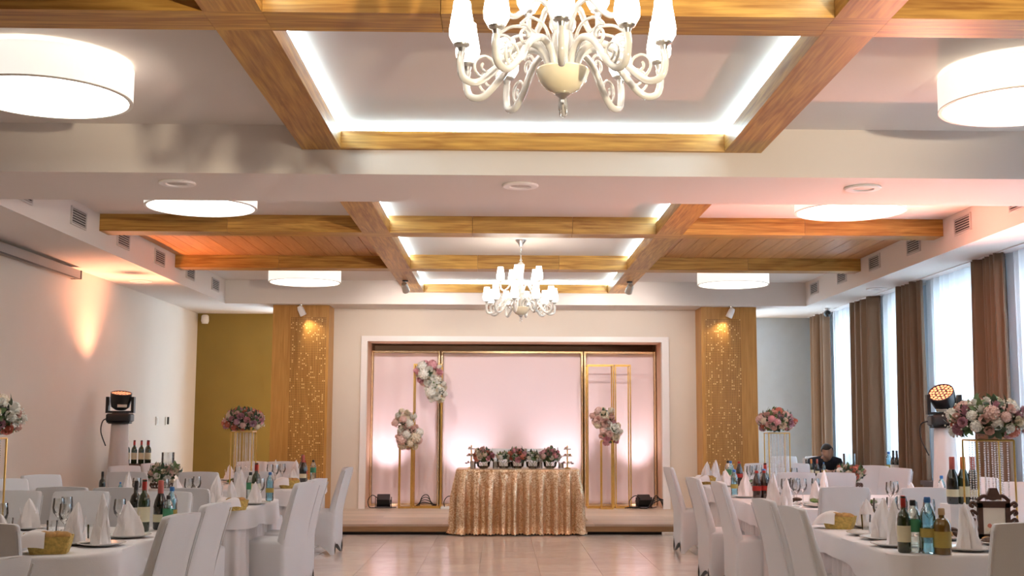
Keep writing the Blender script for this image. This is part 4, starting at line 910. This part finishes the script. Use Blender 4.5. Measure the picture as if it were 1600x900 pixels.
# near right table
T = 'near right'
for x, y, k, rz, s in ((2.34, 7.34, 0, 0, 1.0), (2.28, 6.93, 2, 1, .95), (2.62, 6.70, 0, 2, 1.05), (2.52, 8.2, 1, 0, .9), (3.4, 8.2, 2, 0, .9), (3.1, 6.7, 1, 1, .95)):
    put_plate(x, y, T); put_napkin(x, y, T, k, TT+.012, rz, s)
put_plate(2.34, 7.62, T)
put_bottle('wine', 2.225, 6.60, 'on the near right table', s=.98); put_bottle('greenlabel', 2.285, 6.62, 'on the near right table', s=1.12); put_bottle('bluewater', 2.345, 6.56, 'on the near right table', s=1.18); put_bottle('spirit', 2.41, 6.53, 'on the near right table', s=1.02)
put_basket(2.30, 8.12, T, -.5, 1.05); put_napkin_box(2.45, 7.66, T, .1); put_platter(2.72, 7.36, T, 5); put_platter(2.95, 7.0, T, 8, 'mix')
for x, y in ((2.62, 8.0), (2.72, 8.1), (2.5, 7.9), (2.6, 7.55), (3.3, 7.9), (2.8, 7.8)): put_glass(x, y, T)
for x, y in ((2.55, 7.15), (2.45, 8.02)): put_glass(x, y, T, True)
t = thing('gift_box', 'white box under the champagne bottles on the near right table', 'box', (3.17, 8.18, TT)); obm('carton', MB().box(-.12, .12, -.09, .09, 0, .13), PAPER, t, smooth=False); obm('lid', MB().box(-.125, .125, -.095, .095, .13, .16), PAPER, t, smooth=False); obm('emblem', MB().lathe([(.012, 0), (.012, .002), (.001, .002)], 10), plain('grey_print', (.3, .32, .4), .6), t, (0, -.0905, .07), (pi/2, 0, 0))
for x, k in ((3.105, 'pinkchamp'), (3.18, 'champagne'), (3.245, 'pinkchamp')): put_bottle(k, x, 8.18, 'on the white box, near right table', TT+.16)
put_bottle('champagne', 3.62, 7.95, 'at the right edge, near right table', s=1.15); put_bottle('darkwine', 3.78, 7.95, 'at the right edge, near right table', s=1.15); put_bottle('pinkchamp', 3.72, 8.2, 'at the right edge, near right table', s=1.1)
# second right table
T = 'second right'
for x, y, k, rz, s in ((2.33, 10.22, 2, 0, 1.0), (2.42, 10.12, 0, 1, .98), (2.76, 10.45, 1, 1, 1.0), (2.35, 11.5, 0, 0, .95), (3.5, 10.15, 1, 1, 1.), (3.75, 10.15, 0, 1, .9), (3.2, 11.8, 2, 1, .9)):
    put_plate(x, y, T); put_napkin(x, y, T, k, TT+.012, rz, s)
put_bottle('wine', 2.54, 11.45, 'on the second right table', s=1.05); put_bottle('bluewater', 2.47, 11.2, 'on the second right table', s=1.1); put_bottle('cola', 2.36, 11.0, 'on the second right table', s=1.1); put_bottle('cola', 2.44, 11.05, 'on the second right table', s=1.1); put_bottle('bluewater', 2.30, 11.75, 'on the second right table'); put_bottle('bluewater', 3.85, 10.4, 'on the second right table')
for x, y in ((2.55, 10.7), (2.63, 10.72), (2.6, 10.5), (2.72, 10.75), (2.5, 11.0), (2.85, 10.8), (3.3, 10.1), (3.4, 10.3), (2.68, 10.9)): put_glass(x, y, T)
for x, y in ((3.6, 10.3), (3.7, 10.4), (2.45, 10.6)): put_glass(x, y, T, True)
put_platter(3.08, 10.12, T, 9, 'mix'); put_platter(2.5, 10.45, T, 10); put_platter(2.75, 10.2, T, 11); put_basket(3.08, 10.45, T, .6, 1.1)
# third right table
T = 'third right'
for x, y, k, rz, s in ((2.48, 14.4, 0, 0, 1.), (2.62, 14.55, 2, 0, .95), (2.55, 13.5, 1, 0, .9), (3.0, 14.5, 1, 0, .9)):
    put_plate(x, y, T); put_napkin(x, y, T, k, TT+.012, rz, s)
put_bottle('greenlabel', 2.66, 13.95, 'on the third right table', s=1.1); put_bottle('cola', 2.74, 13.7, 'on the third right table', s=1.1); put_bottle('bluewater', 2.72, 14.1, 'on the third right table', s=1.05)
for x, y in ((3.0, 14.2), (3.1, 14.3), (2.9, 13.9), (3.3, 13.4)): put_glass(x, y, T)
put_platter(2.9, 13.7, T, 12); put_basket(2.42, 14.05, T, .4)
# table before the seated person
for x, kk in ((4.18, 'darkwine'), (4.25, 'champagne'), (4.33, 'pinkchamp'), (4.42, 'bluewater')): put_bottle(kk, x, 16.3, 'before the seated person', TT, .72)
# bottles on the window sill and on the left crate
put_bottle('darkwine', 5.17, 15.66, 'on the window sill', .785, 1.05); put_bottle('darkwine', 5.17, 15.52, 'on the window sill', .785, 1.05); put_bottle('bluewater', 5.17, 15.85, 'on the window sill', .785, 1.2); put_bottle('bluewater', 5.24, 15.44, 'on the window sill', .785, 1.15)
t = thing('drinks_crate', 'dark wooden crate carrying bottles by the left wall', 'crate', (-4.62, 15.55, 0)); obm('crate_body', MB().box(-.22, .22, -.2, .2, 0, .90), DARKW, t, smooth=False); obm('top_board', MB().box(-.24, .24, -.22, .22, .90, .93), DARKW, t, smooth=False)
for i, (x, y, k) in enumerate(((-4.76, 15.45, 'wine'), (-4.67, 15.45, 'wine'), (-4.58, 15.45, 'wine'), (-4.49, 15.45, 'wine'), (-4.72, 15.62, 'wine'), (-4.55, 15.62, 'wine'))): put_bottle(k, x, y, 'on the wooden crate', .93, .95)
o = put_bottle('darkwine', -4.05+.4, 11.15, 'on the second left table', TT, .8); put_bottle('bluewater', -3.5, 11.2, 'on the second left table', TT, .6)

# ================================================================== CENTREPIECES
strand_me = None
def bead_strand(n, r, sp):
    m = MB()
    for i in range(n): m.ball((0, 0, -i*sp), r, 6, 4)
    m.ball((0, 0, -n*sp-.008), r*1.8, 7, 5); return m.mesh('bead_strand', CRYSTAL, True, 180)
BST = [bead_strand(30, .0062, .0145), bead_strand(34, .0062, .0145), bead_strand(26, .0062, .0145)]
def tall_vase(x, y, lab, seed, pal, n=44, R=(.255, .22, .135)):
    t = thing('tall_flower_stand', lab, 'flowers', (x, y, TT), 0, 'tall gold flower stands'); hw, h = .118, .60
    for sx in (-1, 1):
        for sy in (-1, 1): obm('post', MB().tube([(sx*hw, sy*hw, 0), (sx*hw, sy*hw, h)], .0065, 8), GOLD, t)
    for z in (.006, h):
        for a, b in (((-hw, -hw), (hw, -hw)), ((hw, -hw), (hw, hw)), ((hw, hw), (-hw, hw)), ((-hw, hw), (-hw, -hw))): obm('rail', MB().tube([(*a, z), (*b, z)], .0055, 6), GOLD, t)
    obm('glass_top', MB().box(-hw, hw, -hw, hw, h+.004, h+.010), CLEARG, t, smooth=False)
    k = 0
    for fx in (-.75, -.45, .1, .5, .8):
        for fy in (-.6, .3, .7): ob('bead_strand', BST[k % 3], t, (fx*hw, fy*hw, h-.004)); k += 1
    bouquet(t, (0, 0, h+.12), R, n, pal, seed, .050, -.55, 44, 150)
tall_vase(3.13, 7.62, 'tall gold stand with bead strands and mixed roses, near right table', 31, ['cream', 'white', 'blush', 'coral', 'mauve', 'blush', 'white'], 62)
tall_vase(-3.20, 7.45, 'tall gold stand with mixed roses cut off at the left edge', 32, ['cream', 'white', 'blush', 'coral', 'mauve', 'white'], 54)
tall_vase(-2.90, 13.65, 'tall gold stand with bead strands and dark pink roses, third left table', 33, ['pink', 'blush', 'coral', 'cream', 'mauve'], 44, (.225, .19, .135))
tall_vase(3.17, 13.65, 'tall gold stand with bead strands and pink roses, third right table', 34, ['pink', 'blush', 'coral', 'blush', 'cream', 'mauve'], 44, (.20, .18, .135))
def ornate_frame(x, y, z, lab, rz=0, s=1.):
    t = thing('ornate_table_card', lab, 'table card', (x, y, z), rz); t.scale = (s, s, s); m = MB()
    m.box(-.10, -.07, -.012, .012, 0, .22).box(.07, .10, -.012, .012, 0, .22).box(-.10, .10, -.012, .012, 0, .03).box(-.10, .10, -.012, .012, .19, .23)
    for sx in (-1, 1):
        for k in range(4): m.tube(spl([(sx*.10, 0, .05+.05*k), (sx*.13, 0, .07+.05*k), (sx*.145, 0, .055+.05*k), (sx*.125, 0, .045+.05*k)]), .010, 6)
    m.tube(spl([(-.10, 0, .23), (-.06, 0, .26), (0, 0, .245), (.06, 0, .26), (.10, 0, .23)]), .012, 6); m.add([(-.05, -.01, .24), (.05, -.01, .24), (.022, -.01, .31), (-.022, -.01, .31), (-.05, .01, .24), (.05, .01, .24), (.022, .01, .31), (-.022, .01, .31)], [(0, 1, 2, 3), (7, 6, 5, 4), (0, 4, 5, 1), (1, 5, 6, 2), (2, 6, 7, 3), (3, 7, 4, 0)])
    obm('carved_frame', m, DARKW, t)
    c = obm('card', MB().box(-.07, .07, -.004, .004, .03, .19), CARD, t, smooth=False)
    for px, pz, cc in ((-.03, .08, 'coral'), (.0, .07, 'blush'), (.03, .075, 'pink'), (-.045, .06, 'cream')): obm('printed_flower', MB().lathe([(.014, 0), (.014, .001), (.001, .001)], 10), FLW[cc], c, (px, -.0042, pz), (pi/2, 0, 0))
    obm('foot', MB().box(-.06, .06, -.04, .05, 0, .012), DARKW, t, smooth=False)
ornate_frame(3.05, 7.38, TT, 'carved dark wood table card before the tall bouquet', 0, 1.0)
def tray_centre(x, y, lab, seed, pal):
    t = thing('flower_tray', lab, 'flowers', (x, y, TT), 0, 'low flower trays')
    m = MB()
    for k in range(20):
        a = 2*pi*k/20; m.tube(spl([(.13*cos(a), .13*sin(a), 0), (.15*cos(a), .15*sin(a), .03), (.14*cos(a+.16), .14*sin(a+.16), .055), (.13*cos(a+.31), .13*sin(a+.31), .03)]), .007, 5)
    obm('carved_tray', m.lathe([(.001, 0), (.14, 0), (.14, .012), (.001, .012)], 24), DARKW, t)
    g = obm('glass_cylinder', MB().lathe([(.001, .012), (.068, .012), (.068, .38), (.065, .38), (.065, .018), (.001, .018)], 22), CLEARG, t); g.location = (.02, .02, 0)
    obm('candle', MB().lathe([(.001, .02), (.032, .02), (.032, .16), (.001, .16)], 14), CANDLE, t, (.02, .02, 0))
    bouquet(t, (-.03, -.05, .13), (.13, .09, .12), 18, pal, seed, .045, -.5, 18, 0)
    bouquet(t, (.10, -.02, .17), (.06, .06, .07), 7, pal, seed+1, .045, -.5, 6, 0, False)
tray_centre(-3.62, 13.1, 'low flower tray with glass cylinder on the third left table', 41, ['cream', 'blush', 'white'])
tray_centre(3.85, 13.2, 'low flower tray with glass cylinder on the third right table', 42, ['white', 'blush', 'cream', 'coral'])

# ================================================================== MOVING-HEAD LIGHTS ON DRAPED PEDESTALS
def moving_head(x, y, zt, aim, lab, lab2, power, col, yaw, size):
    p = thing('draped_pedestal', lab2, 'pedestal', (x, y, 0))
    def wv(a, z): return 1+(.05*sin(9*a)+.03*sin(5*a+1))*(1.15-z/zt)
    obm('fabric_sleeve', MB().lathe([(.18, .0), (.16, .2*zt), (.13, .5*zt), (.108, .8*zt), (.100, zt-.02), (.095, zt)], 54, wave=wv), PODM, p, ang=80)
    obm('top_plate', MB().lathe([(.14, zt), (.14, zt+.012), (.001, zt+.012)], 24), BLACK, p)
    t = thing('moving_head_light', lab, 'stage light', (x, y, zt+.012), yaw); t.scale = (1.12, 1.12, 1.12)
    obm('base', MB().loft([[(a*q, b*q*.9, z) for a, b, _ in rrect(-.13, .13, -.13, .13, .03, 4, 4)] for q, z in ((.8, 0), (1, .02), (1, .085), (.9, .10))]), BLACK, t)
    obm('foot', MB().box(-.12, .12, -.10, -.06, -.0, .02), BLACK, t, smooth=False)
    yk = obm('yoke', MB().lathe([(.09, .10), (.09, .118), (.001, .118)], 24).box(-.148, -.118, -.045, .045, .125, .28).box(.118, .148, -.045, .045, .125, .28).box(-.148, .148, -.045, .045, .105, .128), BLACK, t, smooth=False)
    d = (Vector(aim)-Vector((x, y, zt+.24))); d.rotate(Matrix.Rotation(-yaw, 3, 'Z')); q = d.to_track_quat('Z', 'Y').to_euler()
    h = obm('lamp_head', MB().lathe([(.001, -.10), (.06, -.098), (.095, -.07), (.105, -.02), (.112, .05), (.112, .085), (.104, .088), (.104, .075), (.001, .075)], 32), BLACK, t, (0, 0, .24), q)
    obm('carry_slot', MB().box(-.05, .05, -.108, -.102, -.05, -.02), sw, h, smooth=False)
    m = MB()
    for ring, nn in ((0, 1), (.034, 6), (.066, 12), (.092, 18)):
        for k in range(nn):
            a = 2*pi*k/nn; m.add([(ring*cos(a)+.013*cos(b), ring*sin(a)+.013*sin(b), .077) for b in (2*pi*i/8 for i in range(8))], [tuple(range(8))])
    obm('led_lenses', m, emit('amber_led', (1.0, .30, .14), 1.7) if 'amber_led' not in MATS else MATS['amber_led'], h, smooth=False)
    obm('cable', MB().tube(spl([(-.12, .05, .05), (-.19, .05, .02), (-.20, .02, -.10), (-.14, 0, -.25)]), .006, 6), BLACKM, t)
    dn = (Vector(aim)-Vector((x, y, zt+.24))).normalized(); area_spot('moving_head_beam', None, Vector((x, y, zt+.24))+dn*.12, aim, power, col, size, 1.0, .08)
moving_head(-4.63, 14.7, 1.44, (-4.45, 14.35, 3.25), 'black moving-head light glowing orange by the left wall', 'white fabric-draped pedestal by the left wall', P_HEAD*.8, (1.0, .40, .22), .1, 104)
moving_head(4.38, 11.7, 1.42, (3.2, 10.3, 3.6), 'black moving-head light glowing orange before the sheer curtains', 'white fabric-draped pedestal before the sheer curtains', P_HEAD, (1.0, .36, .24), -.15, 128)

# ================================================================== PHOTOGRAPHER'S LAMP (behind the camera; throws the chandelier's shadow on the dropped band)
t = thing('lamp_on_stand', 'warm lamp on a tripod stand behind the camera', 'lamp stand', (2.9, -.9, 0))
obm('pole', MB().tube([(0, 0, .25), (0, 0, 1.9)], .014, 10), BLACK, t)
for k in range(3): obm('leg', MB().tube([(0, 0, .75), (.45*cos(k*2.094), .45*sin(k*2.094), .012)], .011, 8), BLACK, t)
lp = Vector((2.9, -.9, 2.0)); ld = Vector((-2.7, 9.4, 0)).normalized()*cos(rad(23))+Vector((0, 0, sin(rad(23))))
hd = obm('lamp_head', MB().lathe([(.001, -.12), (.05, -.12), (.06, -.02), (.11, .06), (.115, .06), (.065, -.02), (.001, -.03)], 24), BLACK, t, (0, 0, 2.0), ld.to_track_quat('Z', 'Y').to_euler())
area_spot('stand_lamp_light', None, lp+ld*.10, lp+ld*5, P_STAND_LAMP, (1.0, .86, .62), 52, .4, .10)

# ================================================================== SEATED PERSON
def skin_mesh(name, verts, edges, mat):
    me = bpy.data.meshes.new(name); me.from_pydata([v[:3] for v in verts], edges, []); o = bpy.data.objects.new(name, me); COL.objects.link(o)
    o.modifiers.new('skin', 'SKIN'); o.modifiers.new('sub', 'SUBSURF').levels = 2
    for i, v in enumerate(verts):
        sv = me.skin_vertices[0].data[i]; sv.radius = (v[3], v[4] if len(v) > 4 else v[3]); sv.use_root = (i == 0)
    dg = bpy.context.evaluated_depsgraph_get(); ev = o.evaluated_get(dg); nm = bpy.data.meshes.new_from_object(ev)
    bpy.data.objects.remove(o); nm.name = name; nm.materials.clear(); nm.materials.append(mat); nm.polygons.foreach_set('use_smooth', [True]*len(nm.polygons)); return nm
def person(loc, rz):
    t = thing('person', 'person in dark clothes bent over the table by the grey wall', 'person', loc, rz)
    # faces local -Y (towards the camera), bent forward over the table
    V = [(0, .05, .52, .15, .12), (0, .02, .68, .145, .11), (0, -.05, .82, .155, .11), (0, -.12, .92, .13, .10), (0, -.17, .975, .055), (0, -.215, 1.00, .05)]
    E_ = [(0, 1), (1, 2), (2, 3), (3, 4), (4, 5)]
    for sx in (-1, 1):
        b = len(V); V += [(sx*.17, -.11, .90, .062), (sx*.22, -.20, .80, .05), (sx*.24, -.28, .775, .042), (sx*.15, -.42, .79, .034), (sx*.08, -.48, .80, .026), (sx*.05, -.515, .80, .03, .016)]
        E_ += [(3, b), (b, b+1), (b+1, b+2), (b+2, b+3), (b+3, b+4), (b+4, b+5)]
        for k, (dx, dy, L) in enumerate(((-.030, -.02, .055), (-.010, -.03, .065), (.010, -.03, .07), (.028, -.025, .06))):
            f = len(V); V += [(sx*(.05+dx*.6), -.53, .80, .0085), (sx*(.045+dx), -.53-L*.6, .797, .008), (sx*(.04+dx), -.53-L, .785, .007)]; E_ += [(b+5, f), (f, f+1), (f+1, f+2)]
        f = len(V); V += [(sx*.02, -.50, .805, .009), (sx*.0-sx*.005, -.53, .80, .008)]; E_ += [(b+5, f), (f, f+1)]
        b = len(V); V += [(sx*.10, 0, .50, .085), (sx*.12, -.38, .50, .065), (sx*.12, -.40, .28, .05), (sx*.12, -.38, .08, .04), (sx*.12, -.50, .04, .035)]
        E_ += [(0, b), (b, b+1), (b+1, b+2), (b+2, b+3), (b+3, b+4)]
    body = ob('body', skin_mesh('body', V, E_, SKIN), t)
    # head: shaped ellipsoid with nose, brow, ears and mouth, tipped down
    m = MB(); m.ball((0, 0, 0), 1, 20, 16, (.078, .098, .118))
    vs = []
    for x, y, z in m.v:
        if y < 0: 
            y *= 1+.0*z; nz = math.exp(-((x/.014)**2+((z+.012)/.022)**2)); y -= .026*nz; ey = math.exp(-(((abs(x)-.032)/.014)**2+((z-.006)/.012)**2)); y += .010*ey; mo = math.exp(-((x/.028)**2+((z+.058)/.008)**2)); y += .006*mo; ch = math.exp(-((x/.03)**2+((z+.095)/.02)**2)); y -= .012*ch
        x *= 1-.22*max(0, -z/.118); vs.append((x, y, z))
    m.v = vs
    for sx in (-1, 1): m.ball((sx*.080, .01, -.005), .024, 8, 6, (.4, .8, 1.2))
    M = Matrix.Translation((.01, -.25, 1.055)) @ Matrix.Rotation(rad(32), 4, 'X') @ Matrix.Rotation(rad(-12), 4, 'Y')
    m.v = [tuple(M @ Vector(p)) for p in m.v]; obm('head', m, SKIN, body, ang=180)
    h = MB(); h.ball((0, 0, 0), 1, 20, 14, (.086, .104, .112)); h.v = [(x*(1+.03*sin(40*z+9*x)), max(y, -.085+.03*max(0, -z/.1)) if z > .05 else max(y, -.01), z+.02) for x, y, z in h.v if True]
    h.v = [tuple(M @ Vector((x, y+.008, max(z, -.06)))) for x, y, z in h.v]; obm('hair', h, HAIR, t, ang=180)
    V2 = [(v[0], v[1], v[2], v[3]*1.10+.006, (v[4] if len(v) > 4 else v[3])*1.10+.006) for v in V[:4]]; E2 = [(0, 1), (1, 2), (2, 3)]
    V2.append((0, -.165, .965, .068, .068)); E2.append((3, 4))
    for sx in (-1, 1):
        b = len(V2); V2 += [(sx*.19, -.11, .90, .088, .088), (sx*.22, -.20, .80, .062, .062), (sx*.24, -.28, .775, .054, .054), (sx*.15, -.42, .79, .044, .044), (sx*.10, -.465, .798, .038, .038)]; E2 += [(3, b), (b, b+1), (b+1, b+2), (b+2, b+3), (b+3, b+4)]
    ob('jacket', skin_mesh('jacket', V2, E2, JACKET), t)
    V3 = [(0, .05, .53, .165, .13)]; E3 = []
    for sx in (-1, 1):
        b = len(V3); V3 += [(sx*.10, 0, .50, .098, .098), (sx*.12, -.38, .50, .078, .078), (sx*.12, -.40, .28, .062, .062), (sx*.12, -.385, .09, .055, .055)]; E3 += [(0, b), (b, b+1), (b+1, b+2), (b+2, b+3)]
    ob('trousers', skin_mesh('trousers', V3, E3, JACKET), t)
    for sx in (-1, 1): obm('shoe', MB().loft([[(sx*.12+a*.045*q, -.43+b*.13*q, z) for a, b, _ in rrect(-1, 1, -1, 1, .5, 3, 4)] for q, z in ((1, 0), (1, .03), (.85, .07), (.5, .085))]), BLACK, t)
person((4.70, 17.35, 0), -.06)
t = thing('guest_chair', 'covered chair the person in dark clothes sits on', 'chair', (4.70, 17.42, 0), pi)
ob('seat_cover', CS, t); ob('backrest_cover', CB, t)

# ================================================================== LABELS: where several share a phrase, add their order in the picture
def px(o):
    d = o.matrix_world.translation-Vector((0, 0, CAM_H)); w_ = d.dot(_F); return (800+CAM_F*d.dot(_R2)/w_, 450-CAM_F*d.dot(_U2)/w_) if w_ > .1 else (0, 0)
bpy.context.view_layer.update()
ORD = ['leftmost', 'second from left', 'third from left', 'fourth from left', 'fifth from left', 'sixth from left', 'seventh from left', 'eighth from left', 'ninth from left', 'tenth from left', 'eleventh from left']
by = {}
for o in THINGS: by.setdefault(o['label'], []).append(o)
for lab, L in by.items():
    if len(L) < 2: continue
    L.sort(key=lambda o: px(o)[0])
    for i, o in enumerate(L):
        o['label'] = lab+', '+('rightmost' if i == len(L)-1 else ORD[i])
    if 'group' not in L[0]:
        for o in L: o['group'] = L[0].name.split('.')[0].replace('_', ' ')+'s'
